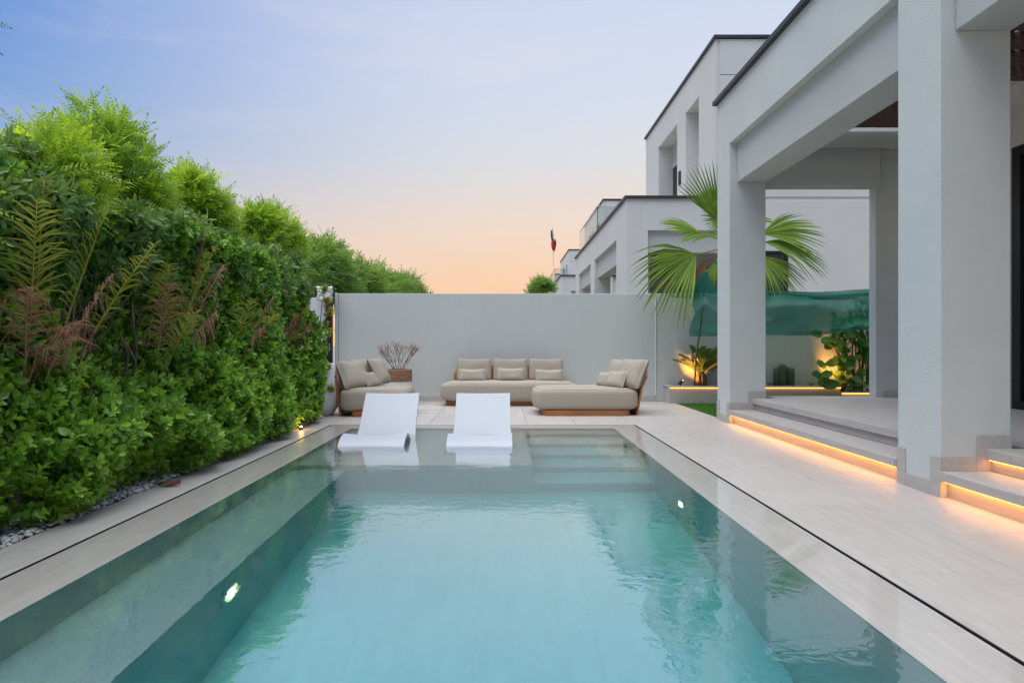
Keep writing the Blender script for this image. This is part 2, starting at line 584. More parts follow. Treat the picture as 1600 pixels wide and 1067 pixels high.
def rosette(nl, l, w, spread=(35, 75), stem=0.03, obov=0.62, seed=0):
    rs = np.random.default_rng(seed)
    parts = []
    for i in range(nl):
        az = 2 * PI * i / nl * 1.618 * 1.0 + rs.uniform(-.3, .3)
        tilt = R(spread[0] + (spread[1] - spread[0]) * (i / max(1, nl - 1)) + rs.uniform(-8, 8))
        d = np.array([[math.sin(tilt) * math.cos(az), math.cos(tilt), math.sin(tilt) * math.sin(az)]])
        m = frames(d, np.array([0.0]))[0]
        # turn the leaf so that its upper face looks along the twig
        zax = np.array([0.0, 1.0, 0.0]) - d[0] * d[0][1]
        zax /= np.linalg.norm(zax)
        xax = np.cross(d[0], zax)
        m = np.stack([xax, d[0], zax], axis=1)
        k = rs.uniform(.75, 1.1)
        lv, lf = leaf_template(l * k, w * k, obov, curl=rs.uniform(.02, .2))
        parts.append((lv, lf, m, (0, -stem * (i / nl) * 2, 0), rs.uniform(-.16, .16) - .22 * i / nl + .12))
    return combine(parts)


def pinnate(nl=8, l=0.26, ll=0.064, lw=0.024, seed=0):
    """One compound leaf along +y, drooping at its end, leaflets of two triangles each side."""
    rs = np.random.default_rng(seed)
    V, F, T = [], [], []
    for i in range(nl):
        s = (i + 1.2) / (nl + .6)
        y = l * s
        z = -0.28 * l * s * s
        k = math.sin(PI * (0.2 + 0.75 * s)) ** .7
        for sd in (-1, 1):
            a = R(rs.uniform(52, 66))
            dx, dy = math.sin(a) * sd, math.cos(a)
            L_, W_ = ll * k * rs.uniform(.9, 1.1), lw * k
            b0 = np.array([0, y, z])
            d = np.array([dx, dy, -.25])
            p = np.array([-dy * sd, dx * sd, 0]) * W_ * .5
            n = len(V)
            V += [b0, b0 + d * L_ * .45 + p, b0 + d * L_, b0 + d * L_ * .45 - p]
            F += [(n, n + 1, n + 2), (n, n + 2, n + 3)]
            T += [rs.uniform(-.07, .07)] * 4
    n = len(V)
    e = np.array([0, l, -.28 * l])
    V += [e, e + (lw * .5, ll * .4, -.01), e + (0, ll * .9, -.02), e + (-lw * .5, ll * .4, -.01)]
    F += [(n, n + 1, n + 2), (n, n + 2, n + 3)]
    T += [0.05] * 4
    n = len(V)  # rachis
    w = 0.0016
    V += [np.array([-w, 0, 0]), np.array([w, 0, 0]), np.array([w, l * .55, -.085 * l]), np.array([-w, l * .55, -.085 * l]), np.array([0, l, -.28 * l])]
    F += [(n, n + 1, n + 2), (n, n + 2, n + 3), (n + 3, n + 2, n + 4)]
    T += [.15] * 5
    return np.array(V), np.array(F), np.array(T)


def pinnate_spray(seed=0, nleaf=7, **kw):
    rs = np.random.default_rng(seed)
    parts = []
    for i in range(nleaf):
        az = i * 2.4 + rs.uniform(-.3, .3)
        tilt = R(22 + 62 * i / nleaf + rs.uniform(-6, 6))
        d = np.array([math.sin(tilt) * math.cos(az), math.cos(tilt), math.sin(tilt) * math.sin(az)])
        zax = np.array([0.0, 1.0, 0.0]) - d * d[1]
        zax /= np.linalg.norm(zax)
        m = np.stack([np.cross(d, zax), d, zax], axis=1)
        v, f, tt = pinnate(seed=seed * 31 + i, l=rs.uniform(.2, .30), **kw)
        parts.append((v, f, m, (0, -.02 * i, 0), .14 - .28 * i / nleaf + rs.uniform(-.08, .08)))
    return combine(parts)


def merge(list_):
    Vs, Fs, Ts, n = [], [], [], 0
    for v, f, tt in list_:
        Vs.append(v); Fs.append(f + n); Ts.append(tt)
        n += len(v)
    return np.vstack(Vs), np.vstack(Fs), np.concatenate(Ts)


_tile_cache = {}


def tile_obj(name, m, parent, x0, x1, y0, y1, z0, z1, jit=0.0004, bev=0.0015):
    """A slab as an object of its own; slabs of one size share a mesh."""
    key = (name, m.name, round(x1 - x0, 3), round(y1 - y0, 3), round(z1 - z0, 3))
    if key not in _tile_cache:
        hx, hy, hz = (x1 - x0) / 2, (y1 - y0) / 2, (z1 - z0) / 2
        me = bpy.data.meshes.new(name)
        bm = bmesh.new()
        bmesh.ops.create_cube(bm, size=1.0)
        bmesh.ops.scale(bm, vec=(2 * hx, 2 * hy, 2 * hz), verts=bm.verts[:])
        bmesh.ops.bevel(bm, geom=bm.edges[:], offset=bev, segments=1, affect='EDGES')
        bm.to_mesh(me)
        bm.free()
        me.materials.append(m)
        _tile_cache[key] = me
    o = bpy.data.objects.new(name, _tile_cache[key])
    COL.objects.link(o)
    o.parent = parent
    o.location = Vector(((x0 + x1) / 2, (y0 + y1) / 2, (z0 + z1) / 2 + random.uniform(-jit, jit))) - (wl(parent) if parent else Vector())
    return o


def cuts(a, b, step, anchor):
    """Break the run a..b at anchor + k*step."""
    k = math.ceil((a - anchor) / step + 1e-6)
    out = [a]
    while anchor + k * step < b - 1e-6:
        c = anchor + k * step
        if c - out[-1] > 0.03:
            out.append(c)
        k += 1
    if b - out[-1] < 0.03 and len(out) > 1:
        out.pop()
    out.append(b)
    return out


def tile_field(parent, m, xs, y0, y1, ztop, step=1.28, anchor=3.09, gap=0.0035, th=0.02, name='tile', alt=True):
    for i in range(len(xs) - 1):
        ys = cuts(y0, y1, step, anchor + (step / 2 if (alt and i % 2) else 0))
        for j in range(len(ys) - 1):
            tile_obj(name, m, parent, xs[i] + gap / 2, xs[i + 1] - gap / 2, ys[j] + gap / 2, ys[j + 1] - gap / 2, ztop - th, ztop)
# ================================================================== SETTING
PX0, PX1, PY0, PY1 = -2.01, 1.45, 0.60, 8.46          # pool inner faces
SX0, SX1, SY0, SY1 = -2.352, 1.784, 0.30, 8.755       # outer edge of the wet rim (slot starts here)
SLOT = 0.022

# ground sheet with an opening for the pool
g = MB()
hx0, hx1, hy0, hy1 = SX0 - .03, SX1 + .03, SY0 - .03, SY1 + .03
g.add([(-400, -400, -.07), (400, -400, -.07), (400, 400, -.07), (-400, 400, -.07),
       (hx0, hy0, -.07), (hx1, hy0, -.07), (hx1, hy1, -.07), (hx0, hy1, -.07)],
      [(0, 1, 5, 4), (1, 2, 6, 5), (2, 3, 7, 6), (3, 0, 4, 7)])
kind(g.build('ground', SAND), 'structure')

# deck: grout bed with stone tiles
DX1 = 3.213
dk = MB()
dk.box(-2.71, SX0 - SLOT, -5, 9.75, -.06, -.0215)
dk.box(SX1 + SLOT, DX1, -5, 12.4, -.06, -.0215)
dk.box(SX0 - SLOT, SX1 + SLOT, SY1 + SLOT, 12.4, -.06, -.0215)
dk.box(SX0 - SLOT, SX1 + SLOT, -5, SY0 - SLOT, -.06, -.0215)
dk.box(-3.9, SX0 - SLOT, 9.75, 12.4, -.06, -.0215)
deck = kind(dk.build('deck', GROUT), 'structure')
A0, A1 = SX1 + SLOT, DX1
tile_field(deck, STONE, [A0, (A0 + A1) / 2, A1], -3.3, 12.4, 0.0, anchor=3.09)
tile_field(deck, STONE, [-2.71, SX0 - SLOT], -3.3, SY1 + SLOT, 0.0, anchor=3.55)
for k, (xa, xb) in enumerate(zip([-3.9, -3.22, -2.71, SX0 - SLOT, -1.72, -1.04, -.36, .32, 1.0], [-3.22, -2.71, SX0 - SLOT, -1.72, -1.04, -.36, .32, 1.0, A0])):
    y0 = 9.75 if xb <= -2.7 else SY1 + SLOT
    tile_field(deck, STONE, [xa, xb], y0, 12.4, 0.0, anchor=9.55 + (.64 if k % 2 else 0))
for k, (xa, xb) in enumerate(zip([SX0 - SLOT, -1.72, -1.04, -.36, .32, 1.0], [-1.72, -1.04, -.36, .32, 1.0, A0])):
    tile_field(deck, STONE, [xa, xb], -3.3, SY0 - SLOT, 0.0, anchor=.1 + (.64 if k % 2 else 0))

# overflow slot: channel and side strips coloured near black for the shade inside
dc = MB()
dc.box(SX0 - SLOT - .02, SX0 + .0, SY0 - .04, SY1 + .04, -.14, -.062)
dc.box(SX1, SX1 + SLOT + .02, SY0 - .04, SY1 + .04, -.14, -.062)
dc.box(SX0, SX1, SY1, SY1 + SLOT + .02, -.14, -.062)
dc.box(SX0, SX1, SY0 - SLOT - .02, SY0, -.14, -.062)
drain = kind(dc.build('overflow_channel', DARK), 'structure')
for (a, bb, c, d) in ((SX0 - SLOT, SX0 - SLOT + .004, SY0 - SLOT, SY1 + SLOT), (SX1 + SLOT - .004, SX1 + SLOT, SY0 - SLOT, SY1 + SLOT)):
    box('channel_lip', DARK, drain, a, bb, c, d, -.06, -.002, 0)

# pool shell (grout body behind the pool tiles)
POOLG = mat('pool_grout', (0.74, 0.73, 0.70), 0.9, var=0.08)
FZ = -1.30
LZ, BZ = -0.25, -0.44
LY, LX1, BX1 = 6.12, 0.28, -1.50
ps = MB()
ps.box(PX0 - .3, PX1 + .3, .3, 8.75, FZ - .2, FZ - .021)
ps.box(SX0 + .002, PX0 - .021, SY0, SY1, FZ - .02, -.032)
ps.box(PX1 + .021, SX1 - .002, SY0, SY1, FZ - .02, -.032)
ps.box(PX0 - .02, PX1 + .02, PY1 + .021, SY1 - .002, FZ - .02, -.032)
ps.box(PX0 - .02, PX1 + .02, SY0 + .002, PY0 - .021, FZ - .02, -.032)
ps.box(PX0 - .019, BX1 - .021, PY0 - .02, LY + .02, FZ - .02, BZ - .021)
ps.box(PX0 - .019, LX1 - .021, LY + .021, PY1 + .02, FZ - .02, LZ - .021)
STEPS = [(8.08, .2), (7.52, .4), (7.06, .6), (6.61, .8), (6.16, 1.0)]
prev = PY1
for y, d in STEPS:
    ps.box(LX1 - .02, PX1 + .02, y + .021, prev + .02, FZ - .02, -d - .021)
    prev = y
pool = kind(ps.build('pool', POOLG), 'structure')

G = .0012


def ptile(x0, x1, y0, y1, z0, z1):
    tile_obj('pool_tile', POOLT, pool, x0, x1, y0, y1, z0, z1, 0.0, .0004)


# floor
for i, (xa, xb) in enumerate(zip([BX1, -.83, -.16, .51, 1.18], [-.83, -.16, .51, 1.18, PX1])):
    ys = cuts(PY0, 6.17, 1.28, 2.4 + (.64 if i % 2 else 0))
    for ya, yb in zip(ys, ys[1:]):
        ptile(xa + G / 2, xb - G / 2, ya + G / 2, yb - G / 2, FZ - .02, FZ)
# bench top, bench riser, left wall
ys = cuts(PY0, LY, 1.28, 3.1)
for ya, yb in zip(ys, ys[1:]):
    ptile(PX0, BX1 - .001, ya + G / 2, yb - G / 2, BZ - .02, BZ)
    ptile(BX1 - .02, BX1, ya + G / 2, yb - G / 2, FZ + .001, BZ - .022)
ys = cuts(PY0, PY1, 1.28, 3.6)
for ya, yb in zip(ys, ys[1:]):
    ptile(PX0 - .02, PX0 - .001, ya + G / 2, yb - G / 2, BZ + .0, -.0315)
    ptile(PX1 + .001, PX1 + .02, ya + G / 2, yb - G / 2, -.66, -.0315)
    ptile(PX1 + .001, PX1 + .02, ya + G / 2, yb - G / 2, FZ, -.664)
# ledge top, ledge risers, its flank down the steps
for xa, xb, an in ((PX0, -1.34, 6.76), (-1.34, -.67, 7.4), (-.67, -.19, 6.76), (-.19, LX1 - .001, 7.4)):
    ys = cuts(LY, PY1, 1.28, an)
    for ya, yb in zip(ys, ys[1:]):
        ptile(xa + G / 2, xb - G / 2, ya + G / 2, yb - G / 2, LZ - .02, LZ)
    ptile(max(xa, BX1) + G / 2, xb - G / 2, LY, LY + .02, FZ + .001, LZ - .022) if xb > BX1 + .05 else None
ptile(PX0 + .001, BX1 - G, LY, LY + .02, BZ + .001, LZ - .022)
for ya, yb in zip([LY + .003, 7.4], [7.397, PY1]):
    ptile(LX1 - .02, LX1 - .0015, ya, yb, FZ, LZ - .022)
# far wall and near wall
for xa, xb in zip([PX0, -1.34, -.67, 0, .67], [-1.34, -.67, 0, .67, PX1]):
    ptile(xa + G / 2, xb - G / 2, PY1 + .001, PY1 + .02, -.40, -.0315)
    ptile(xa + G / 2, xb - G / 2, PY0 - .02, PY0 - .001, -.66, -.0315)
    ptile(xa + G / 2, xb - G / 2, PY0 - .02, PY0 - .001, FZ, -.664)
# steps
prev = PY1
for y, d in STEPS:
    for xa, xb in ((LX1, .95), (.95, PX1)):
        ptile(xa + G / 2, xb - G / 2, y, prev - .001, -d - .02, -d)
        ptile(xa + G / 2, xb - G / 2, y + .002, y + .02, max(FZ, -d - .198), -d - .022)
    prev = y
# wet rim tiles round the pool, under a film of water
ys = cuts(SY0, SY1, 1.28, 2.45)
for ya, yb in zip(ys, ys[1:]):
    tile_obj('rim_tile', WET, pool, SX0, PX0, ya + G / 2, yb - G / 2, -.031, -.002)
    tile_obj('rim_tile', WET, pool, PX1, SX1, ya + G / 2, yb - G / 2, -.031, -.002)
for xa, xb in zip([PX0, -.95, .3], [-.95, .3, PX1]):
    tile_obj('rim_tile', WET, pool, xa + G / 2, xb - G / 2, PY1, SY1, -.031, -.002)
    tile_obj('rim_tile', WET, pool, xa + G / 2, xb - G / 2, SY0, PY0, -.031, -.002)

kind(MB().box(PX0 - .012, PX1 + .012, PY0 - .012, PY1 + .012, FZ - .12, -.005).build('pool_water', WATER), 'structure')

# pool lights and inlets (fixed in the pool walls)


def wall_disc(name, label, cat, x, y, z, side, lit, group):
    t_ = thing(name, label, cat, (x, y, z), group)
    r = .125 if lit else .062
    def ring(r0, r1, d0, d1, n=32):
        m_ = MB()
        v = []
        for rr, dd in ((r1, 0), (r1, d0), (r0, d1), (r0, 0)):
            for k in range(n):
                w = 2 * PI * k / n
                v.append((x + side * dd, y + rr * math.cos(w), z + rr * math.sin(w)))
        f = []
        for i in range(3):
            for k in range(n):
                k2 = (k + 1) % n
                f.append((i * n + k, i * n + k2, (i + 1) * n + k2, (i + 1) * n + k))
        return m_.add(v, f)
    ring(r * .72, r, .006, .012).build('trim_ring', STEEL, t_, smooth=False)
    n = 28
    def disc(rr, d0, nm, m__):
        v = [(x + side * (d0 + .003), y, z)] + [(x + side * d0, y + rr * math.cos(2 * PI * k / n), z + rr * math.sin(2 * PI * k / n)) for k in range(n)]
        return MB().add(v, [(0, 1 + k, 1 + (k + 1) % n) for k in range(n)]).build(nm, m__, t_)
    if lit:
        disc(r * .72, .006, 'lens', POOLLENS)
        disc(r * .40, .0095, 'led_cluster', POOLED_M)
    else:
        disc(r * .72, .006, 'cover_plate', STEEL)
    if not lit:
        for a in range(3):
            w = a * 2 * PI / 3
            MB().tube([(x + side * .0065, y + .025 * math.cos(w), z + .025 * math.sin(w)), (x + side * .014, y + .025 * math.cos(w), z + .025 * math.sin(w))], .007, 8).build('screw', BLACKM, t_)
    return t_


POOLED_M = POOLLED
wall_disc('pool_light', 'lit round pool light in the left bench wall under water', 'pool light', BX1 + .001, 3.50, -.71, 1, True, 'lit underwater pool lights')
wall_disc('pool_light', 'lit round pool light in the right pool wall near the steps', 'pool light', PX1, 5.21, -.76, -1, True, 'lit underwater pool lights')
wall_disc('pool_inlet', 'pale round inlet cover in the right pool wall, nearest the camera', 'pool inlet', PX1, 3.40, -.67, -1, False, 'round inlet covers in the pool walls')
wall_disc('pool_inlet', 'pale round inlet cover in the right pool wall, between pool light and nearer cover', 'pool inlet', PX1, 4.05, -.46, -1, False, 'round inlet covers in the pool walls')
wall_disc('pool_inlet', 'pale round inlet cover in the left bench wall under water', 'pool inlet', BX1 + .001, 4.97, -.59, 1, False, 'round inlet covers in the pool walls')

# ------------------------------------------------------------------ planting bed and pebbles along the hedge
kind(MB().box(-3.9, -2.713, -4, 9.745, -.068, -.012).build('planting_bed', SOIL), 'structure')
tv_l = []
for s_ in range(4):
    bm = bmesh.new()
    bmesh.ops.create_icosphere(bm, subdivisions=1, radius=1)
    rs = np.random.default_rng(s_)
    v = np.array([p.co[:] for p in bm.verts])
    v *= (1 + rs.uniform(-.15, .15, (len(v), 1)))
    v *= np.array([1.0, .75, .5])
    f = np.array([[q.index for q in fc.verts] for fc in bm.faces])
    bm.free()
    tv_l.append((v, f))
ml = []
for s_ in range(4):
    n = 1100
    pos = np.stack([RNG.uniform(-3.12, -2.715, n), RNG.uniform(1.2, 9.7, n), RNG.uniform(-.008, .022, n)], 1)
    pos[:, 0] = -2.722 - (RNG.random(n) ** 1.3) * .42
    D = np.stack([RNG.normal(size=n), RNG.normal(size=n), RNG.normal(size=n) * .25], 1)
    ml.append(scatter(tv_l[s_][0], tv_l[s_][1], pos, frames(D, RNG.uniform(-.4, .4, n)), RNG.uniform(.013, .028, n), np.zeros(len(tv_l[s_][0])), RNG.random(n)))
v, f, tt = merge(ml)
kind(np_mesh('pebbles', v, f, PEBBLE, tint=tt, smooth=True), 'stuff')

# ------------------------------------------------------------------ boundary walls
bw = thing('boundary_wall', 'pale grey rendered garden wall behind the sofas', 'wall', (0, 12.4, 0))
box('wall_panel', WALLM, bw, -3.20, 2.935, 12.4, 12.6, 0, 2.085, .008)
box('wall_panel', WALLM, bw, 2.945, 9.5, 12.4, 12.6, 0, 2.085, .008)
box('end_post', STUCCO, bw, -3.26, -3.203, 12.36, 12.6, 0, 2.09, .006)
for xa, xb in zip([-3.2, -1.92, -.64, .64, 1.92], [-1.92, -.64, .64, 1.92, 2.95]):
    tile_obj('skirting_tile', STONE_X, bw, xa + .002, xb - .002, 12.388, 12.3995, 0.001, .10)
tag(MB().tube([(2.94, 12.385, .12), (2.94, 12.385, 2.0)], .013, 8).build('wall_conduit', POTW), 'thin pale conduit running down the rendered wall beside the planter', 'pipe')
gp = thing('gate_post', 'black metal gate post beside the left end of the rendered wall', 'post', (-3.33, 12.3, 0))
box('post', BLACKM, gp, -3.40, -3.29, 12.22, 12.34, 0, 2.05, .004)
box('post_cap', BLACKM, gp, -3.405, -3.285, 12.215, 12.345, 2.05, 2.065, .002)
MB().tube([(-3.30, 12.2, 1.0), (-3.30, 12.12, 1.0), (-3.30, 12.12, 1.12)], .009, 8).build('handle', STEEL, gp)
sw = thing('side_wall', 'white rendered side wall glimpsed between the hedge and the black post', 'wall', (-4, 12.3, 0))
box('wall_panel', POTW, sw, -6.5, -3.42, 12.3, 12.45, 0, 2.0, .006)
bw2 = thing('hedge_wall', 'white rendered wall running along behind the hedge', 'wall', (-4.1, 4, 0))
box('wall_panel', STUCCO, bw2, -4.2, -4.05, -5, 12.28, 0, 1.75, .006)
# bundled white netting on the corner
tv, tf = [], []
nb = thing('netting_bundle', 'crumpled white netting bundled on top of the wall corner by the hedge', 'netting', (-3.38, 12.1, 1.95))
for k in range(9):
    pts = []
    ph = RNG.uniform(0, 6.28)
    for i in range(13):
        a = ph + i * .62
        pts.append((-3.40 + .13 * math.cos(a) * (1 - .02 * k) + RNG.uniform(-.02, .02), 12.16 + .10 * math.sin(a), 2.06 + .16 * math.sin(a * .7 + k) * .7 + RNG.uniform(-.02, .02)))
    MB().tube(pts, .022, 6).build('fold', POTW, nb, smooth=True)


# ================================================================== OWN VILLA (porch on the right)
villa = thing('villa', 'white villa with porch columns, lit steps and recessed beams on the right', 'house', (3.15, 4.6, 0), 'white villas along the gardens')
COLS = [(8.92, 9.43), (4.61, 5.11), (.30, .80), (-4.0, -3.5)]
TZ, S1 = .35, .19
for y0, y1 in COLS:
    box('column', STUCCO, villa, 3.15, 3.65, y0, y1, -.02, 3.90, .0015)
box('parapet', STUCCO, villa, 3.15, 3.45, -4.0, 9.43, 3.90, 4.62, .0015)
box('parapet', STUCCO, villa, 3.452, 5.95, 9.13, 9.43, 3.90, 4.62, .0015)
box('coping', COPING, villa, 3.09, 3.50, -4.05, 9.49, 4.62, 4.685, .008)
box('coping', COPING, villa, 3.502, 6.0, 9.08, 9.49, 4.62, 4.684, .008)
for (a, bb) in ((5.113, 8.917), (.803, 4.607), (-3.497, .297)):
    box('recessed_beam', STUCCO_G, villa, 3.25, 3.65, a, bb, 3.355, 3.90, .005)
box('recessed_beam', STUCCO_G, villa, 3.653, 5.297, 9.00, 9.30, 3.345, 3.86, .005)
box('beam_band', STUCCO, villa, 3.653, 5.95, 8.94, 9.129, 3.863, 4.075, .005)
box('end_pier', STUCCO, villa, 5.30, 5.95, 9.115, 9.285, TZ, 3.86, .006)
for a, bb in ((9.10, 9.113),):
    tile_obj('skirting_tile', STONE_X, villa, 5.40, 5.94, a, bb, TZ + .001, TZ + .10)
# brown pergola ceiling
for k in range(30):
    y = -2.6 + k * .39
    if y < 8.9:
        tile_obj('ceiling_joist', SLAT, villa, 3.66, 5.94, y, y + .12, 4.085, 4.205, 0, .003)
for k in range(22):
    x = 3.68 + k * .104
    tile_obj('ceiling_slat', SLAT, villa, x, x + .055, -2.6, 8.92, 4.206, 4.23, 0, .002)
# facade with a tall sliding door
box('facade', BRONZE, villa, 5.95, 6.25, 7.52, 9.43, -.02, 8.9, .005)
box('facade', BRONZE, villa, 5.95, 6.25, 3.6, 7.517, 3.40, 8.9, .005)
box('facade', BRONZE, villa, 5.95, 6.25, -8, 3.597, -.02, 8.9, .005)
box('upper_block', STUCCO, villa, 6.253, 12, -8, 9.43, 4.5, 8.9, .01)
box('side_wall', STUCCO, villa, 6.253, 12, 9.2, 9.43, -.02, 4.497, .01)
box('interior_wall', BRONZE, villa, 9, 9.1, 2, 9, .3, 4.4, 0)
box('interior_floor', STONE_X, villa, 6.253, 9, 2, 9, .2, .35, 0)
fr = MB()
for a, bb in ((7.40, 7.515), (5.5, 5.62), (3.60, 3.71)):
    fr.box(5.97, 6.07, a, bb, TZ, 3.397)
fr.box(5.97, 6.07, 3.712, 7.398, 3.29, 3.397)
fr.box(5.97, 6.07, 3.712, 7.398, TZ + .001, TZ + .09)
door = fr.build('sliding_door', BLACKM, villa, .003)
box('pane', GLASS, door, 6.01, 6.03, 5.62, 7.40, TZ + .09, 3.29, 0)
box('pane', GLASS, door, 6.01, 6.03, 3.71, 5.5, TZ + .09, 3.29, 0)
cv = MB()
pts = [(6.16 + .03 * math.sin(i * 1.3), 5.0 + i * .05) for i in range(48)]
for (xa, ya), (xb, yb) in zip(pts, pts[1:]):
    n = len(cv.v)
    cv.add([(xa, ya, .37), (xb, yb, .37), (xb, yb, 3.28), (xa, ya, 3.28)], [(0, 1, 2, 3)])
cv.build('curtain', CURTAIN, villa, smooth=True)
# terrace and steps
box('terrace_base', GROUT, villa, 3.52, 5.95, -4, 9.28, -.02, TZ - .022, 0)
xs = [3.46, 3.80, 4.47, 5.14, 5.94]
for i, (xa, xb) in enumerate(zip(xs, xs[1:])):
    spans = [(-4, 9.30)] if i else [(c1 + .003, c0 - .003) for (c1, c0) in ((5.11, 8.92), (.80, 4.61), (-3.5, .30))]
    for (a, bb) in spans:
        ys = cuts(a, bb, 1.28, 3.09 + (.64 if i % 2 else 0))
        for ya, yb in zip(ys, ys[1:]):
            if i == 0:
                tile_obj('nosing_tile', STONE_X, villa, xa, xb - .0015, ya + .0015, yb - .0015, TZ - .075, TZ, .0002, .004)
            else:
                # keep clear of the columns
                tile_obj('terrace_tile', STONE_X, villa, xa + .0015, xb - .0015, ya + .0015, yb - .0015, TZ - .02, TZ, .0003)
for bi, (a, bb) in enumerate(((5.113, 8.917), (.803, 4.607), (-3.497, .297))):
    box('step_base', GROUT, villa, 3.215, 3.518, a, bb, -.02, S1 - .0725, 0)
    ys = cuts(a, bb, 1.28, 3.7)
    for ya, yb in zip(ys, ys[1:]):
        tile_obj('step_tread', STONE_X, villa, 3.13, 3.498, ya + .0015, yb - .0015, S1 - .07, S1, .0002, .004)
        tile_obj('step_riser', STONE_X, villa, 3.195, 3.213, ya + .0015, yb - .0015, 0.0, S1 - .071, 0, .001)
        tile_obj('step_riser', STONE_X, villa, 3.50, 3.518, ya + .0015, yb - .0015, S1 + .0005, TZ - .077, 0, .001)
    box('light_strip', LED, villa, 3.145, 3.188, a + .03, bb - .03, S1 - .0745, S1 - .0715, 0)
    if bi:
        box('light_strip', LED, villa, 3.472, 3.494, a + .03, bb - .03, TZ - .0795, TZ - .0765, 0)
# stone skirting round the columns, stepped with the stairs
for y0, y1 in COLS[:3]:
    t_ = .012
    tile_obj('skirting_tile', STONE_X, villa, 3.15 - t_, 3.149, y0 + .1, y1 - .1, .001, .10, 0, .001)
    tile_obj('skirting_tile', STONE_X, villa, 3.15 - t_, 3.149, y1 - .098, y1, .001, .29, 0, .001)
    tile_obj('skirting_tile', STONE_X, villa, 3.15 - t_, 3.149, y0 - .012, y0 + .098, .001, .29, 0, .001)
    for (ya, yb) in ((y0 - .0125, y0 - .0005),):
        tile_obj('skirting_tile', STONE_X, villa, 3.151, 3.40, ya, yb, S1 + .001, S1 + .10, 0, .001)
        tile_obj('skirting_tile', STONE_X, villa, 3.402, 3.65, ya, yb, S1 + .001, TZ + .10, 0, .001)
MB().box(3.118, 3.134, 5.12, 5.15, S1 - .06, S1 - .012).build('sensor', STEEL, villa, .002)


# ================================================================== NEIGHBOUR VILLAS
def make_villa(y0):
    v_ = thing('villa', 'x', 'house', (3.15, y0, 0), 'white villas along the gardens')
    def B(n, m, x0, x1, a, b_, z0, z1, bev=.002):
        return box(n, m, v_, x0, x1, y0 + a, y0 + b_, z0, z1, bev)
    S, SG = STUCCO_F, STUCCO_G
    # porch
    B('corner_pier', S, 3.15, 3.70, 0, 1.5, -.07, 4.02)
    B('porch_pier', S, 3.15, 3.70, 5.8, 6.8, -.07, 4.02)
    B('porch_pier', S, 3.15, 3.70, 10.4, 11.6, -.07, 4.02)
    B('parapet', S, 3.15, 3.50, 0, 11.6, 4.02, 4.83)
    B('parapet', S, 3.502, 5.97, 0, .35, 4.02, 4.83)
    B('coping', COPING, 3.09, 3.55, -.06, 11.66, 4.83, 4.90)
    B('coping', COPING, 3.552, 6.4, -.06, .40, 4.83, 4.899)
    for a, b_ in ((1.503, 5.797), (6.803, 10.397)):
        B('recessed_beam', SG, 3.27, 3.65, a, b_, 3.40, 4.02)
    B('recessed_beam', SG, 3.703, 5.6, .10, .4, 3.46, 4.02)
    B('porch_pier', S, 5.603, 5.97, 0, .4, -.07, 4.02)
    B('roof_slab', S, 3.502, 5.97, .352, 11.6, 4.45, 4.6)
    for k in range(12):
        tile_obj('ceiling_joist', SLAT, v_, 3.71, 5.96, y0 + .6 + k * .4, y0 + .72 + k * .4, 4.05, 4.18, 0, .003)
    B('lounge_wall', BRONZE, 5.0, 5.9, 5.5, 5.7, .0, 4.0)
    d_ = B('glass_door', BLACKM, 5.86, 5.96, .6, 5.0, 0, 3.3, .005)
    box('pane', GLASS, d_, 5.845, 5.859, y0 + .7, y0 + 2.7, .1, 3.2, 0)
    box('pane', GLASS, d_, 5.845, 5.859, y0 + 2.8, y0 + 4.9, .1, 3.2, 0)
    # ground floor block
    B('ground_floor', S, 5.973, 14, .12, 11.5, -.07, 4.80)
    w = MB()
    for (xa, xb, za, zb) in ((6.60, 6.68, 2.0, 3.5), (7.24, 7.32, 2.0, 3.5), (6.682, 7.238, 2.0, 2.08), (6.682, 7.238, 3.42, 3.5)):
        w.box(xa, xb, y0 + .06, y0 + .125, za, zb)
    wo_ = w.build('window', BLACKM, v_, .004)
    box('pane', GLASS, wo_, 6.683, 7.237, y0 + .09, y0 + .118, 2.083, 3.417, 0)
    # upper floor with two tall recesses in its flank
    UZ0, UZ1 = 4.905, 9.0
    XI = 6.04
    for a, b_ in ((.18, 1.6), (2.9, 3.86), (6.3, 8.3)):
        B('upper_pier', S, 5.49, XI, a, b_, UZ0, 8.06)
    B('upper_header', S, 5.49, XI, .18, 8.3, 8.063, UZ1)
    B('upper_block', S, XI + .003, 14, .182, 8.298, UZ0 - .1, UZ1)
    # wide facing panels of the front with shadow joints
    for (za, zb) in ((4.91, 6.42), (6.44, 8.05), (8.075, 8.985)):
        tile_obj('front_panel', S, v_, 5.60, 13.98, y0 + .150, y0 + .1815, za, zb, 0, .004)
    B('coping', COPING, 5.43, 14.05, .10, 8.36, 9.002, 9.08)
    B('upper_window', BLACKM, 6.0, 6.039, 4.9, 6.28, UZ0, 7.3, .004)
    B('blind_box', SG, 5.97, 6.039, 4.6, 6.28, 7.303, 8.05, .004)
    for (x, y, z) in ((5.44, 3.42, 6.05), (5.44, 6.9, 5.25)):
        B('wall_sconce', BLACKM, x, x + .049, y, y + .16, z, z + .42, .01)
    # glass balustrade on the porch roof
    B('balustrade', CLEAR, 3.30, 3.32, 6.2, 11.4, 4.905, 5.95, 0)
    B('balustrade', CLEAR, 3.322, 4.2, 6.2, 6.22, 4.905, 5.95, 0)
    B('balustrade_rail', STEEL, 3.29, 3.33, 6.19, 11.4, 5.951, 5.98, .003)
    B('balustrade_rail', STEEL, 3.332, 4.2, 6.19, 6.23, 5.951, 5.98, .003)
    return v_


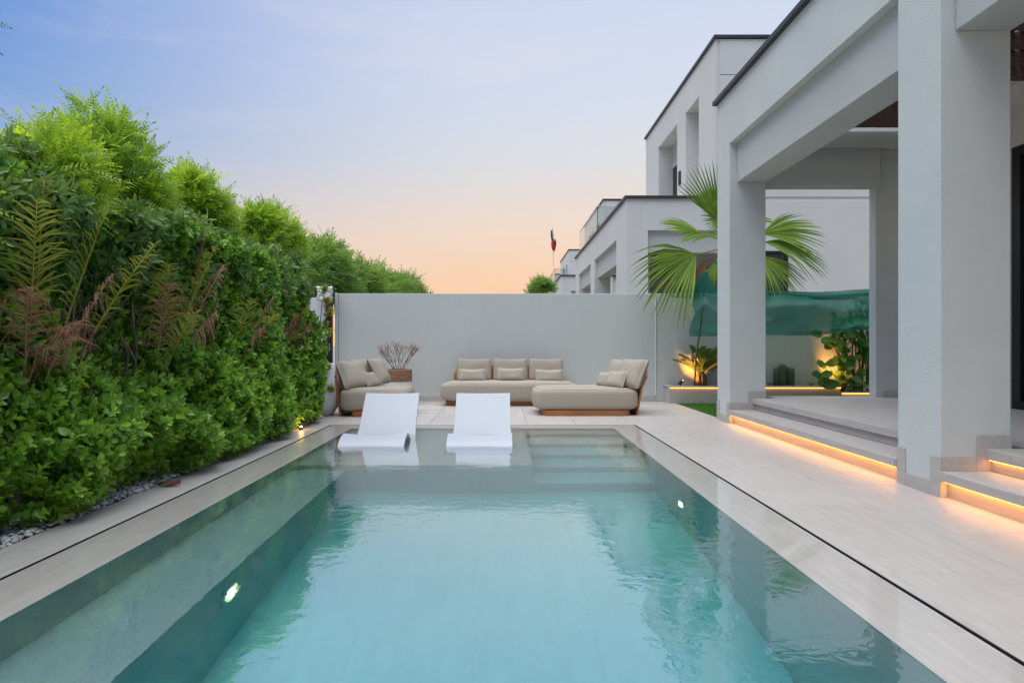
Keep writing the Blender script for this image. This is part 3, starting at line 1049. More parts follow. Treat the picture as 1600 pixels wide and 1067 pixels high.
vb = make_villa(16.4)
vb['label'] = 'white neighbour villa just beyond the garden wall, with two tall upper recesses'
tree_ = {}
for c in bpy.data.objects:
    if c.parent is not None:
        tree_.setdefault(c.parent.name, []).append(c)
for yo, lab in ((35.0, 'second white villa, its upper floor showing behind the nearer villa with glass balustrade'),
                (53.6, 'third white villa, small, beside the flag'), (72.2, 'farthest white villa, partly behind the small distant tree')):
    c = copy_tree(vb, None, tree_)
    c.location = (3.15, yo, 0)
    c['label'] = lab
# ================================================================== HEDGE, TREES, PALMS
BRNG = np.random.default_rng(5)
lumps = np.stack([BRNG.uniform(1, 10, 90), BRNG.uniform(0.1, 2.4, 90), BRNG.uniform(.10, .30, 90), BRNG.uniform(-.24, .20, 90)], 1)
SHRUB_Y = [1.75, 2.95, 4.10, 5.25, 6.45, 7.60, 8.80]


def hedge_front(Y, Z):
    x = np.full_like(Y, -2.78) + .10 * np.clip((.9 - Z) / .5, 0, 1)
    for y, z, r, a in lumps:
        x += a * np.exp(-((Y - y) ** 2 + (Z - z) ** 2) / (2 * r * r))
    for yc in SHRUB_Y:
        x -= .10 * np.exp(-((Y - (yc + .6)) ** 2) / (2 * .10 ** 2))
    x -= .16 * np.clip((.14 - Z) / .14, 0, 1) ** 1.5
    x += .10 * np.exp(-((Z - .65) ** 2) / (2 * .35 ** 2))
    # the areca palms stand in a hollow half-way up
    x -= .17 * np.exp(-((Y - 5.0) / 1.9) ** 4) * np.exp(-((Z - 1.62) / .42) ** 4)
    x += .13 * np.clip((Y - 3.6) / 1.2, 0, 1) * np.clip((.95 - Z) / .6, 0, 1) * np.clip((8.0 - Y) / .6, 0, 1)
    x -= .35 * np.clip((Z - 1.95) / .5, 0, 1) ** 2
    x -= .12 * np.clip((Y - 8.6) / 1.0, 0, 1) ** 2
    return x


ROS = [rosette(8, .060, .033, seed=i) for i in range(6)]
ROSU = [rosette(8, .105, .036, spread=(30, 100), stem=.02, obov=.5, seed=20 + i) for i in range(5)]
SPRAY = [pinnate_spray(seed=i + 1, nleaf=7) for i in range(5)]
SPRAYF = [pinnate_spray(seed=i + 40, nleaf=6, ll=.075, lw=.024) for i in range(3)]


def foliage(tpls, pos, D, scl, tint):
    out = []
    pick = RNG.integers(0, len(tpls), len(pos))
    spin = RNG.uniform(0, 2 * PI, len(pos))
    for i, (tv_, tf_, tt_) in enumerate(tpls):
        k = pick == i
        if k.any():
            out.append(scatter(tv_, tf_, pos[k], frames(D[k], spin[k]), scl[k], tt_, tint[k]))
    return merge(out)


def limbs(base, tips, r0, parent, name='stem', m=BARK, lift=.5):
    mb = MB()
    for tp in tips:
        b0, t0 = Vector(base), Vector(tp)
        pts, rad = [], []
        n = 6
        jit = [Vector((random.uniform(-.03, .03), random.uniform(-.03, .03), 0)) for _ in range(n + 1)]
        for i in range(n + 1):
            s = i / n
            p = b0.lerp(t0, s)
            p.z = b0.z + (t0.z - b0.z) * (s ** (1 - lift * .5))
            pts.append(p + jit[i] * (0 if i in (0,) else 1))
            rad.append(r0 * (1 - .75 * s) + .002)
        mb.tube(pts, rad, 6)
    return mb.build(name, m, parent, smooth=True)


shrub_labels = ['green hedge shrub closest to the camera, out at the left edge', 'dense green hedge shrub with bare stems above the white pebbles at far left',
                'leafy hedge shrub below the first reddish palm fronds', 'leafy hedge shrub in the middle of the hedge, above the fallen brown leaf',
                'leafy hedge shrub below the last reddish palm frond', 'dense hedge shrub second from the far end of the hedge',
                'hedge shrub at the far end, beside the white pot']
for i, yc in enumerate(SHRUB_Y):
    sh = thing('hedge_shrub', shrub_labels[i], 'shrub', (-3.05, yc, -.01), 'clipped hedge shrubs along the pool')
    n = 1000 if i == 0 else 2300
    if i == 6:
        n = 2700
    y = RNG.uniform(yc - .70, yc + .70, n)
    z = RNG.uniform(.05, 2.2, n)
    if i == 6:
        y = RNG.uniform(yc - .70, yc + .92, n)
    dep = np.abs(RNG.normal(0, .17, n))
    x = hedge_front(y, z) - dep
    if i == 6:  # rounded far end
        e = np.clip((y - (yc + .35)) / .57, 0, 1)
        x -= .32 * e ** 3
    gapn = np.sin(y * 6.1 + 1.3 * z) * np.sin(z * 7.3 - y * 1.7) + .6 * np.sin(y * 13.7 + 2) * np.sin(z * 12.1 + y * 2.3)
    x = x - .22 * np.clip(-gapn - .45, 0, 1)
    keep = (gapn > -.75) | (RNG.random(n) < .35)
    x, y, z = x[keep], y[keep], z[keep]
    n = len(x)
    pos = np.stack([x, y, z], 1)
    D = np.stack([.75 + RNG.normal(0, .45, n), RNG.normal(0, .5, n), .40 + RNG.normal(0, .45, n)], 1)
    big = np.where(z > 1.2, 1.0, 1.12)
    v, f, tt = foliage(ROS, pos, D, RNG.uniform(.8, 1.25, n) * big, np.clip(RNG.normal(.40, .22, n) + .15 * (z < 1.0), 0, 1))
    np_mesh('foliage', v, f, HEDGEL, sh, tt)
    tips = [(-2.95 + random.uniform(-.1, .15), yc + random.uniform(-.5, .5), random.uniform(.5, 1.7)) for _ in range(9)]
    limbs((-3.02, yc, -.02), tips, .022, sh, 'stem')
    m_ = MB()  # dark woody heart of the shrub
    for _ in range(80):
        p = Vector((-3.1 + random.uniform(-.2, .1), yc + random.uniform(-.65, .65), random.uniform(.1, 2.0)))
        d = Vector((random.uniform(-.1, .35), random.uniform(-.3, .3), random.uniform(.1, .5)))
        m_.tube([p, p + d * .5 + Vector((.02, 0, 0)), p + d], [.006, .005, .003], 5)
    kind(m_.build('twigs', BARK, sh), 'stuff')

# larger-leaved shrubs filling the upper half of the hedge
UP = [(2.9, 'large-leaved shrub topping the hedge at the left edge'), (4.0, 'large-leaved shrub at the hedge top above the first palm'),
      (5.3, 'large-leaved shrub at the hedge top above the middle palm'), (6.7, 'large-leaved shrub at the hedge top above the farthest palm'),
      (8.1, 'large-leaved shrub at the hedge top, second from the far end'), (9.2, 'large-leaved shrub at the hedge top, nearest the rendered wall')]
for yc, lab in UP:
    sh = thing('tall_shrub', lab, 'shrub', (-3.3, yc, -.01), 'large-leaved shrubs in the upper hedge')
    n = 900
    a, bz = RNG.uniform(0, 2 * PI, n), np.arccos(RNG.uniform(-1, 1, n))
    rr = .55 + .45 * RNG.random(n) ** .5
    ux, uy, uz = np.sin(bz) * np.cos(a), np.sin(bz) * np.sin(a), np.cos(bz)
    ux = np.where(RNG.random(n) < .75, np.abs(ux), ux)
    lum = 1 + .13 * np.sin(a * 5 + yc * 3) + .1 * np.sin(bz * 7 + yc)
    H = 1.94
    pos = np.stack([-3.35 + ux * rr * lum * .52, yc + uy * rr * lum * .78, H + uz * rr * lum * .46], 1)
    D = np.stack([ux + .35 + RNG.normal(0, .3, n), uy + RNG.normal(0, .3, n), uz * .6 + .15 + RNG.normal(0, .35, n)], 1)
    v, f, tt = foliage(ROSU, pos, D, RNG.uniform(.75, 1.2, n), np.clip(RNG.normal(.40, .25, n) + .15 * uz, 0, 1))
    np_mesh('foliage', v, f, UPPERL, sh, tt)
    limbs((-3.38, yc, -.02), [(-3.3 + random.uniform(-.2, .25), yc + random.uniform(-.5, .5), 1.9 + random.uniform(-.2, .3)) for _ in range(7)], .03, sh, 'trunk')


def tree(name, label, x, y, zc, rx, ry, rz, n, tpl, m, group, scl=(.8, 1.15), trunk_r=.045, seed=0, bias=.75, nbough=11):
    tr_ = thing(name, label, 'tree', (x, y, -.01), group)
    rs = np.random.default_rng(seed)
    a, bz = rs.uniform(0, 2 * PI, n), np.arccos(rs.uniform(-.75, 1, n))
    ux, uy, uz = np.sin(bz) * np.cos(a), np.sin(bz) * np.sin(a), np.cos(bz)
    # the crown is made of boughs: rounded bunches over an ellipsoid, each with its own sprays
    nb_ = nbough
    ba, bb2 = rs.uniform(0, 2 * PI, nb_), np.arccos(rs.uniform(-.6, .95, nb_))
    bx, by, bz_ = np.sin(bb2) * np.cos(ba), np.sin(bb2) * np.sin(ba), np.cos(bb2)
    bx = np.where(rs.random(nb_) < bias, np.abs(bx), bx)
    br_ = rs.uniform(.32, .62, nb_)
    w = rs.integers(0, nb_, n)
    q = br_[w] * (.25 + .75 * rs.random(n) ** .5)
    kx, ky, kz = bx[w] * .72 + ux * q, by[w] * .80 + uy * q, bz_[w] * .72 + uz * q
    pos = np.stack([x + kx * rx, y + ky * ry, zc + kz * rz], 1)
    D = np.stack([ux * .9 + bx[w] * .4 + rs.normal(0, .15, n), uy * .9 + by[w] * .3 + rs.normal(0, .15, n), uz * .8 + .45 + rs.normal(0, .15, n)], 1)
    rr = q / .5
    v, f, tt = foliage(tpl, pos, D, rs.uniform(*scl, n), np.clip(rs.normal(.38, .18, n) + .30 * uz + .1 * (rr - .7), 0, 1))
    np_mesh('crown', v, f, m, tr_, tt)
    tips = pos[rs.integers(0, n, 16)] * 1.0
    tips = [((p[0] + x) / 2, (p[1] + y) / 2, (p[2] * .7 + zc * .3)) for p in tips]
    limbs((x, y, -.05), tips, trunk_r, tr_, 'trunk', lift=.2)
    return tr_


NEEM = [(3.30, 1.74, .50, .44, .46, 'feathery green tree rising over the hedge at the left edge'), (4.40, 2.12, .52, .46, .52, 'tall feathery green tree over the hedge, second from the left'),
        (5.40, 2.44, .52, .46, .54, 'feathery tree over the hedge, third from the left'), (7.20, 2.46, .30, .34, .56, 'feathery tree over the middle of the hedge above the middle red frond'),
        (9.05, 2.50, .30, .36, .56, 'feathery tree over the hedge, second from its far end'), (9.85, 2.54, .28, .40, .62, 'feathery bright tree over the far end of the hedge by the netting bundle')]
for i, (y, zc, rx, ry, rz, lab) in enumerate(NEEM):
    tree('hedge_tree', lab, -3.48, y, zc, rx, ry, rz, 300, SPRAY, NEEML, 'feathery trees over the hedge', seed=i + 3, scl=(.62, .95))
FAR = [(14.0, 2.40, .70, 'feathery tree just beyond the rendered wall, highest of that row'), (16.4, 2.42, .75, 'feathery tree beyond the wall, second of the far row'),
       (19.2, 2.52, .75, 'feathery tree beyond the wall, middle of the far row'), (22.4, 2.62, .95, 'feathery tree beyond the wall, fourth of the far row'),
       (26.8, 2.85, 1.0, 'small feathery tree at the far end of the row beyond the wall')]
for i, (y, zc, rx, lab) in enumerate(FAR):
    tree('far_tree', lab, -4.1, y, zc, rx, 1.5 + .12 * i, .85, 270 + 10 * i, SPRAYF, FARL, 'feathery trees beyond the wall', scl=(1.1, 1.6), seed=30 + i, trunk_r=.08)
tree('far_tree', 'small round distant tree in front of the farthest villas', 1.75, 31.0, 3.75, .62, .6, .5, 90, SPRAYF, FARL, None, scl=(1.1, 1.5), seed=77, trunk_r=.05, bias=.2)

# sprig of an overhanging tree at the upper left
ot = thing('overhanging_tree', 'dark sprig of a tree poking in at the upper left corner', 'tree', (-3.45, 1.9, -.01))
limbs((-3.45, 1.9, -.05), [(-3.3, 1.6, 2.9), (-3.6, 2.0, 2.9), (-3.2, 2.0, 2.7)], .05, ot, 'trunk')
limbs((-3.32, 1.95, 2.2), [(-2.45, 2.99, 2.56), (-2.75, 2.6, 2.62)], .014, ot, 'twig', lift=0)
n = 46
pos = np.stack([RNG.normal(-3.35, .22, n), RNG.normal(1.75, .22, n), RNG.normal(2.75, .16, n)], 1)
pos[0] = (-2.45, 3.0, 2.55); pos[1] = (-2.43, 2.98, 2.62)
pos[2:18] = np.array([-3.32, 1.95, 2.2]) + np.linspace(.15, .72, 16)[:, None] * np.array([.87, 1.04, .36]) + RNG.normal(0, .05, (16, 3))
D = RNG.normal(0, .5, (n, 3)); D[:, 2] += .4
D[0] = (.9, .1, -.15); D[1] = (.7, .1, -.4)
v, f, tt = foliage(SPRAY, pos, D, np.concatenate([[.40, .34], RNG.uniform(.7, 1, n - 2)]), RNG.uniform(0, .3, n))
np_mesh('crown', v, f, UPPERL, ot, tt)


def frond(name, m, parent, base, tip, sag, nl, ll, lw, seed, angle=(38, 60), vee=.3, tint=.5, droop=.35, side_hint=(1, 0, 0), rach=.008, start=.25, rachm=None, spread=.2):
    """Feather frond: an arching rachis with narrow leaflets on both sides."""
    rs = np.random.default_rng(seed)
    b0, t0 = np.array(base, float), np.array(tip, float)
    def P(s):
        p = b0 * (1 - s) + t0 * s
        p[2] += sag * 4 * s * (1 - s) * (1 - .35 * s)
        return p
    V, F, T = [], [], []
    for i in range(nl):
        s = start + (1 - start) * (i + .5) / nl
        p = P(s)
        d = P(min(1, s + .02)) - P(s - .02)
        d /= np.linalg.norm(d)
        sd = np.cross(d, (0, 0, 1.0))
        if np.linalg.norm(sd) < .15:
            sd = np.array(side_hint, float)
        sd /= np.linalg.norm(sd)
        up = np.cross(sd, d)
        k = math.sin(PI * min(1, (.22 + .74 * (s - start) / (1 - start)))) ** .6
        for g_ in (-1, 1):
            a = R(rs.uniform(*angle))
            dr = d * math.cos(a) + sd * g_ * math.sin(a) + up * (vee + rs.uniform(-.12, .12))
            dr /= np.linalg.norm(dr)
            L_ = ll * k * rs.uniform(.72, 1.15)
            wv = np.cross(dr, up); wv /= np.linalg.norm(wv)
            pts = []
            for q in (0, .35, .7, 1.0):
                pt = p + dr * L_ * q
                pt[2] -= droop * L_ * q * q * rs.uniform(.6, 1.3)
                pts.append(pt)
            n0 = len(V)
            V += [pts[0] - wv * lw * .3, pts[0] + wv * lw * .3, pts[1] - wv * lw * .5, pts[1] + wv * lw * .5, pts[2] - wv * lw * .35, pts[2] + wv * lw * .35, pts[3]]
            F += [(n0, n0 + 1, n0 + 3), (n0, n0 + 3, n0 + 2), (n0 + 2, n0 + 3, n0 + 5), (n0 + 2, n0 + 5, n0 + 4), (n0 + 4, n0 + 5, n0 + 6)]
            T += [np.clip(tint + rs.uniform(-spread, spread), 0, 1)] * 7
    mb = MB().tube([tuple(P(s)) for s in np.linspace(0, 1, 11)], [rach * (1 - .8 * s) + .001 for s in np.linspace(0, 1, 11)], 6)
    n0 = len(V)
    V += [np.array(p) for p in mb.v]
    for q in mb.f:
        for j in range(1, len(q) - 1):
            F.append((n0 + q[0], n0 + q[j], n0 + q[j + 1]))
    T += [1.0] * len(mb.v)
    return np_mesh(name, np.array(V), np.array(F), m, parent, T)


# areca palms in the hollow of the hedge: (base y, fronds (tip x,y,z, dry?))
AP = [(4.05, 'yellow-green areca palm with reddish dry fronds at the left of the hedge',
       [(-2.66, 3.65, 1.92, 0), (-2.62, 4.25, 2.02, 0), (-2.64, 3.55, 1.42, 1), (-2.60, 4.25, 1.56, 1), (-2.62, 4.8, 1.85, 0), (-2.8, 3.9, 2.1, 0), (-2.56, 3.85, 1.24, 1)]),
      (5.45, 'areca palm with a tall red-brown folded spear in the middle of the hedge',
       [(-2.62, 5.05, 1.58, 1), (-2.60, 5.65, 1.80, 0), (-2.58, 5.35, 1.36, 0), (-2.64, 6.05, 1.85, 1), (-2.72, 5.2, 1.75, 0), (-2.58, 5.75, 1.40, 1), (-2.66, 5.9, 2.0, 0)]),
      (6.85, 'thin areca palm with brownish fronds toward the far end of the hedge',
       [(-2.60, 6.6, 1.55, 0), (-2.56, 7.1, 1.62, 1), (-2.62, 7.35, 1.45, 0), (-2.58, 6.9, 1.30, 1)]),
      (8.55, 'small dry areca palm deep in the hedge near its far end',
       [(-2.70, 8.4, 1.50, 1), (-2.66, 8.8, 1.40, 1), (-2.72, 8.9, 1.62, 0)])]
for k, (y, lab, fr_) in enumerate(AP):
    ap = thing('areca_palm', lab, 'palm', (-3.0, y, -.01), 'areca palms in the hedge')
    for j, (tx, ty, tz, dry) in enumerate(fr_):
        frond('frond', ARECAR if dry else ARECAG, ap, (-2.98, y + (ty - y) * .15, .55), (tx, ty, tz), .12, 24, .30, .013, k * 20 + j,
              tint=.40 if dry else .5, droop=1.15 if dry else .5, vee=.30, start=.40, angle=(30, 62), spread=.4)
    limbs((-3.0, y, -.03), [(-2.98 + random.uniform(-.04, .04), y + random.uniform(-.1, .1), .75) for _ in range(4)], .02, ap, 'stem', m=TRUNKP)
    if k == 1:
        # folded spear leaf
        frond('spear_leaf', ARECAR, ap, (-2.85, 5.6, .9), (-2.66, 5.72, 2.12), .02, 16, .30, .016, 99, angle=(5, 12), vee=0, tint=.2, droop=.0, start=.45)

# twigs with yellowish leaves poking out at the hedge's far end
tw = thing('hedge_sprig', 'thin sprig with yellowish leaves sticking out in front of the black post', 'shrub', (-2.85, 9.75, -.01))
pts_t = [(-2.70, 9.75, 1.42), (-2.62, 9.72, 1.30), (-2.60, 9.7, 1.62), (-2.64, 9.7, .75), (-2.66, 9.8, 1.78), (-2.72, 9.8, 1.95), (-2.60, 9.72, .45)]
limbs((-2.95, 9.7, -.02), pts_t, .008, tw, 'stem')
pp, dd = [], []
for p in pts_t:
    for _ in range(9):
        s = random.uniform(.75, 1.02)
        pp.append([-2.95 + (p[0] + 2.95) * s, 9.7 + (p[1] - 9.7) * s, p[2] * (.9 + .1 * s) + random.uniform(-.05, .05)])
        dd.append([random.uniform(-.2, 1), random.uniform(-.5, .5), random.uniform(-.2, .8)])
v, f, tt = foliage(ROS, np.array(pp), np.array(dd), np.full(len(pp), .95), np.full(len(pp), .85))
np_mesh('foliage', v, f, ARECAG, tw, tt)


# ================================================================== BACK PLANTERS, PALM, NET
pl = thing('planter_bench', 'low stone planter with glowing edge under the sago palm and cactus', 'planter', (4.7, 12.1, 0))
box('front_slab', STONE_X, pl, 3.12, 6.28, 11.97, 11.99, 0, .285, .002)
box('side_slab', STONE_X, pl, 3.10, 3.118, 11.97, 12.388, 0, .285, .002)
box('side_slab', STONE_X, pl, 6.282, 6.30, 11.97, 12.388, 0, .285, .002)
xs = [3.085, 4.15, 5.22, 6.32]
for xa, xb in zip(xs, xs[1:]):
    tile_obj('coping_slab', STONE_X, pl, xa + .0015, xb - .0015, 11.945, 12.07, .292, .322, 0, .003)
tile_obj('coping_slab', STONE_X, pl, 3.085, 3.20, 12.072, 12.388, .292, .322, 0, .003)
box('soil_fill', SOIL, pl, 3.201, 6.28, 11.991, 12.388, .0, .28, 0)
box('light_strip', LED2, pl, 3.10, 6.30, 11.95, 11.966, .285, .2905, 0)
pl2 = thing('low_planter', 'lower stone planter with glowing edge under the large-leaved plant', 'planter', (7.5, 12.1, 0))
box('front_slab', STONE_X, pl2, 6.303, 9.4, 11.94, 11.96, 0, .185, .002)
tile_obj('coping_slab', STONE_X, pl2, 6.303, 9.4, 11.915, 12.03, .19, .215, 0, .003)
box('soil_fill', SOIL, pl2, 6.303, 9.4, 11.961, 12.388, 0, .18, 0)
box('light_strip', LED2, pl2, 6.303, 9.4, 11.92, 11.936, .183, .1885, 0)
kind(MB().box(3.215, 9.4, 9.5, 11.965, -.06, -.008).build('lawn_base', TURF), 'structure')
n = 26000
px_ = RNG.uniform(3.217, 6.0, n); py_ = RNG.uniform(9.5, 11.96, n)
h_ = RNG.uniform(.018, .034, n); a_ = RNG.uniform(0, PI, n)
lx, ly = RNG.normal(0, .008, n), RNG.normal(0, .008, n)
wv_ = .0025
V = np.stack([np.stack([px_ - wv_ * np.cos(a_), py_ - wv_ * np.sin(a_), np.full(n, -.008)], 1), np.stack([px_ + wv_ * np.cos(a_), py_ + wv_ * np.sin(a_), np.full(n, -.008)], 1),
              np.stack([px_ + lx, py_ + ly, h_ - .008], 1)], 1).reshape(-1, 3)
kind(np_mesh('artificial_grass', V, np.arange(3 * n).reshape(-1, 3), TURF, None, np.repeat(RNG.random(n), 3)), 'stuff')

# sago palm
cy = thing('sago_palm', 'sago palm with a short brown trunk lit orange from below', 'palm', (3.76, 12.2, .28))
MB().lathe([(.055, 0), (.095, .03), (.11, .12), (.10, .22), (.07, .27), (.02, .29)], (3.76, 12.2, .275), 20,
           lambda w, z: 1 + .10 * math.sin(w * 9 + z * 130)).build('trunk', TRUNKP, cy, smooth=False)
for k in range(20):
    a = k * 2.4
    el = 18 + 55 * ((k * 7) % 20) / 20
    r = .58 * math.cos(R(el)) + .05
    tip = (3.76 + r * math.cos(a), 12.2 + r * math.sin(a) * .75 - .12, .53 + .56 * math.sin(R(el)) + .02)
    if tip[1] > 12.37:
        tip = (tip[0], 12.36, tip[2])
    frond('frond', CYCADL, cy, (3.76, 12.2, .52), tip, .05, 30, .15, .017, 300 + k, angle=(48, 62), vee=.45, tint=.5, droop=.05, start=.2, rach=.006)
# ground spotlights
for (x, y, z, lab, lit) in ((3.36, 12.14, .322, 'small black spotlight on the planter left of the sago palm', True), (6.02, 12.13, .322, 'small lit spotlight on the planter right of the cactus', True)):
    sp = thing('garden_spotlight', lab, 'spotlight', (x, y, z), 'garden spotlights on the planter')
    d = Vector((.62, .05, .62)).normalized() if x < 5 else Vector((.75, .05, .7)).normalized()
    p = Vector((x, y, z + .055))
    MB().tube([(x, y, z - .06), (x, y, z + .05)], .008, 8).build('spike', BLACKM, sp)
    MB().tube([p - d * .045, p + d * .05], .032, 16).build('lamp_body', BLACKM, sp)
    MB().tube([p + d * .0505, p + d * .053], .024, 16).build('lens', SPOTE, sp)
    ld = bpy.data.lights.new('spot_lamp', 'SPOT')
    ld.energy = 42 if x < 5 else 48
    ld.color = (1.0, .42, .07)
    ld.spot_size = R(125)
    ld.spot_blend = .7
    ld.shadow_soft_size = .03
    lo = bpy.data.objects.new('spot_lamp', ld)
    COL.objects.link(lo)
    lo.parent = sp
    lo.location = p + d * .06 - wl(sp)
    lo.rotation_euler = d.to_track_quat('-Z', 'Y').to_euler()

# columnar cactus
ca = thing('columnar_cactus', 'clump of ribbed green column cacti in the stone planter', 'cactus', (5.34, 12.2, .28))
for (dx, dy, h, r) in ((-.135, .0, .40, .058), (-.045, -.03, .47, .066), (.05, .02, .42, .06), (.125, -.02, .40, .062), (-.09, .09, .34, .05)):
    prof = [(r * .8, 0), (r, h * .3), (r * 1.02, h * .7), (r * .92, h * .88), (r * .6, h * .97), (r * .15, h)]
    MB().lathe(prof, (5.34 + dx, 12.2 + dy, .275), 40, lambda w, z: 1 + .13 * math.cos(w * 10)).build('stem', CACT, ca, smooth=True)
# low succulents beside it
for k, (x, lab) in enumerate(((5.08, 'tiny succulent at the left foot of the cactus'), (5.86, 'small leafy succulent between cactus and lit spotlight'))):
    su = thing('small_succulent', lab, 'plant', (x, 12.2, .28), 'small plants in the stone planter')
    for j in range(9):
        a = j * 2.4
        v, f = leaf_template(.12, .028)
        d = np.array([[math.cos(a) * .7, math.sin(a) * .5, .8]])
        V = v @ frames(d, np.array([.3]))[0].T + (x, 12.2, .28)
        np_mesh('leaf', V, f, BIGL, su, np.full(len(V), .5))


def broad_leaf(parent, base, d, l, w, seed, m=BIGL):
    rs = np.random.default_rng(seed)
    nu, nv = 7, 5
    V, F = [], []
    d = np.array(d, float); d /= np.linalg.norm(d)
    zax = np.array([rs.uniform(-.5, .5), -1.0, rs.uniform(.2, .9)])
    zax -= d * zax.dot(d); zax /= np.linalg.norm(zax)
    fr3 = np.stack([np.cross(d, zax), d, zax], axis=1)
    for i in range(nu):
        s = i / (nu - 1)
        ww = w * .5 * (math.sin(PI * min(1, s * .93 + .04)) ** .55) * (.85 + .3 * s)
        for j in range(nv):
            q = (j / (nv - 1) - .5) * 2
            wav = .05 * l * math.sin(s * 9 + q * 2 + seed)
            V.append(fr3 @ np.array([q * ww, s * l, -.18 * l * s * s * 1.3 + .14 * abs(q) * w * .6 + wav * abs(q)]))
    V = np.array(V) + base
    for i in range(nu - 1):
        for j in range(nv - 1):
            a = i * nv + j
            F += [(a, a + 1, a + nv + 1), (a, a + nv + 1, a + nv)]
    return np_mesh('leaf', V, np.array(F), m, parent, np.clip(np.full(len(V), rs.uniform(.1, .9)), 0, 1), smooth=True)


bp_ = thing('large_leaved_plant', 'large round-leaved green plant rising behind the lower planter', 'plant', (6.42, 12.15, .18))
tips = [(6.42 + random.uniform(-.35, .35), 12.12 + random.uniform(-.1, .1), random.uniform(1.0, 1.6)) for _ in range(5)]
limbs((6.42, 12.18, .15), tips, .016, bp_, 'stem')
pet_ = MB()
for k in range(85):
    z = random.uniform(.28, 1.62)
    x = 6.42 + random.gauss(0, .22)
    y = 12.12 + random.uniform(-.22, .12)
    a = random.uniform(-PI, 0)
    d = (math.cos(a) * .9 + (x - 6.42), math.sin(a) * .8, random.uniform(-.35, .45))
    l = random.uniform(.15, .27)
    sx_ = 6.42 + (x - 6.42) * .25
    pet_.tube([(sx_, 12.15, max(.2, z - .30)), ((sx_ + x) / 2, (12.15 + y) / 2, z - .10), (x, y, z)], [.006, .005, .004], 5)
    broad_leaf(bp_, (x, y, z), d, l, l * random.uniform(.62, .8), k)
kind(pet_.build('petioles', CACT, bp_, smooth=True), 'stuff')
bb_ = thing('cane_plant', 'tall upright cane plant beside the right porch pier', 'plant', (6.82, 12.15, .18))
mbs = []
for k in range(13):
    x = 6.62 + k * .04 + random.uniform(-.02, .02)
    MB().tube([(x, 12.15 + random.uniform(-.12, .1), .15), (x + random.uniform(-.05, .05), 12.1, 1.0), (x + random.uniform(-.12, .12), 12.05, 1.6)], [.016, .014, .006], 8).build('cane', CACT, bb_, smooth=True)
for k in range(26):
    z = random.uniform(.7, 1.6)
    broad_leaf(bb_, (6.82 + random.uniform(-.3, .3), 12.08 + random.uniform(-.1, .1), z), (random.uniform(-.5, .5), -.35, random.uniform(.4, 1.1)), random.uniform(.3, .5), .10, 200 + k)

# fan palm
fp = thing('fan_palm', 'tall fan palm with broad green fronds rising behind the porch column', 'palm', (4.42, 12.15, .28))
MB().lathe([(.15, 0), (.13, .3), (.11, 1.0), (.105, 1.9), (.12, 2.4), (.08, 2.6)], (4.42, 12.15, .275), 24, lambda w, z: 1 + .07 * math.sin(w * 5 + z * 40)).build('trunk', TRUNKP, fp)


def fan(parent, crown, hub, d, up, L_, nseg, seed, arc=105, droop=.22, m=None):
    """Fan frond: petiole from the crown to the hub, pleated segments spreading round direction d in the plane of d and side."""
    rs = np.random.default_rng(seed)
    hub = np.array(hub, float)
    d = np.array(d, float); d /= np.linalg.norm(d)
    up = np.array(up, float); up -= d * up.dot(d); up /= np.linalg.norm(up)
    sd = np.cross(d, up)
    V, F, T = [], [], []
    w0 = R(2 * arc) / nseg
    for i in range(nseg):
        a = R(-arc) + w0 * (i + .5)
        Ls = L_ * (.68 + .32 * math.cos(a * .85)) * rs.uniform(.93, 1.05)
        dr = d * math.cos(a) + sd * math.sin(a)
        lat = -d * math.sin(a) + sd * math.cos(a)
        tn = np.clip(.40 + rs.uniform(-.38, .38), 0, 1)
        k0 = len(V)
        dro = droop * rs.uniform(.7, 1.4)
        for s in (.03, .25, .52, .70, .88, 1.0):
            wd = (math.tan(w0 / 2) * Ls * s * 1.02) if s <= .52 else math.tan(w0 / 2) * Ls * .52 * 1.02 * ((1 - s) / .48) ** .7
            wd = max(wd, .0012)
            c = hub + dr * Ls * s + up * (.10 * Ls * math.sin(s * 2.2) * .5)
            c[2] -= dro * Ls * s ** 2.6
            ple = up * wd * .8
            V += [c - lat * wd + ple, c - ple * .6, c + lat * wd + ple]
            T += [tn - .1 * s, min(1, tn + .2), tn - .1 * s]
        for j in range(5):
            q = k0 + j * 3
            for e in (0, 1):
                F += [(q + e, q + e + 1, q + e + 4), (q + e, q + e + 4, q + e + 3)]
    c0 = np.array(crown, float)
    mid = (c0 + hub) / 2 + np.array([0, 0, .10])
    mb = MB().tube([tuple(c0), tuple(mid), tuple(hub)], [.022, .014, .010], 8)
    n0 = len(V)
    V += [np.array(p) for p in mb.v]
    for q in mb.f:
        for j in range(1, len(q) - 1):
            F.append((n0 + q[0], n0 + q[j], n0 + q[j + 1]))
    T += [.9] * len(mb.v)
    return np_mesh('frond', np.array(V), np.array(F), m or FANL, parent, np.clip(T, 0, 1))


CR = (4.42, 12.1, 2.78)


def at(px, py, Y):
    return ((px - 787) * Y / 1000, Y, 1.1 - (py - 538) * Y / 1000)


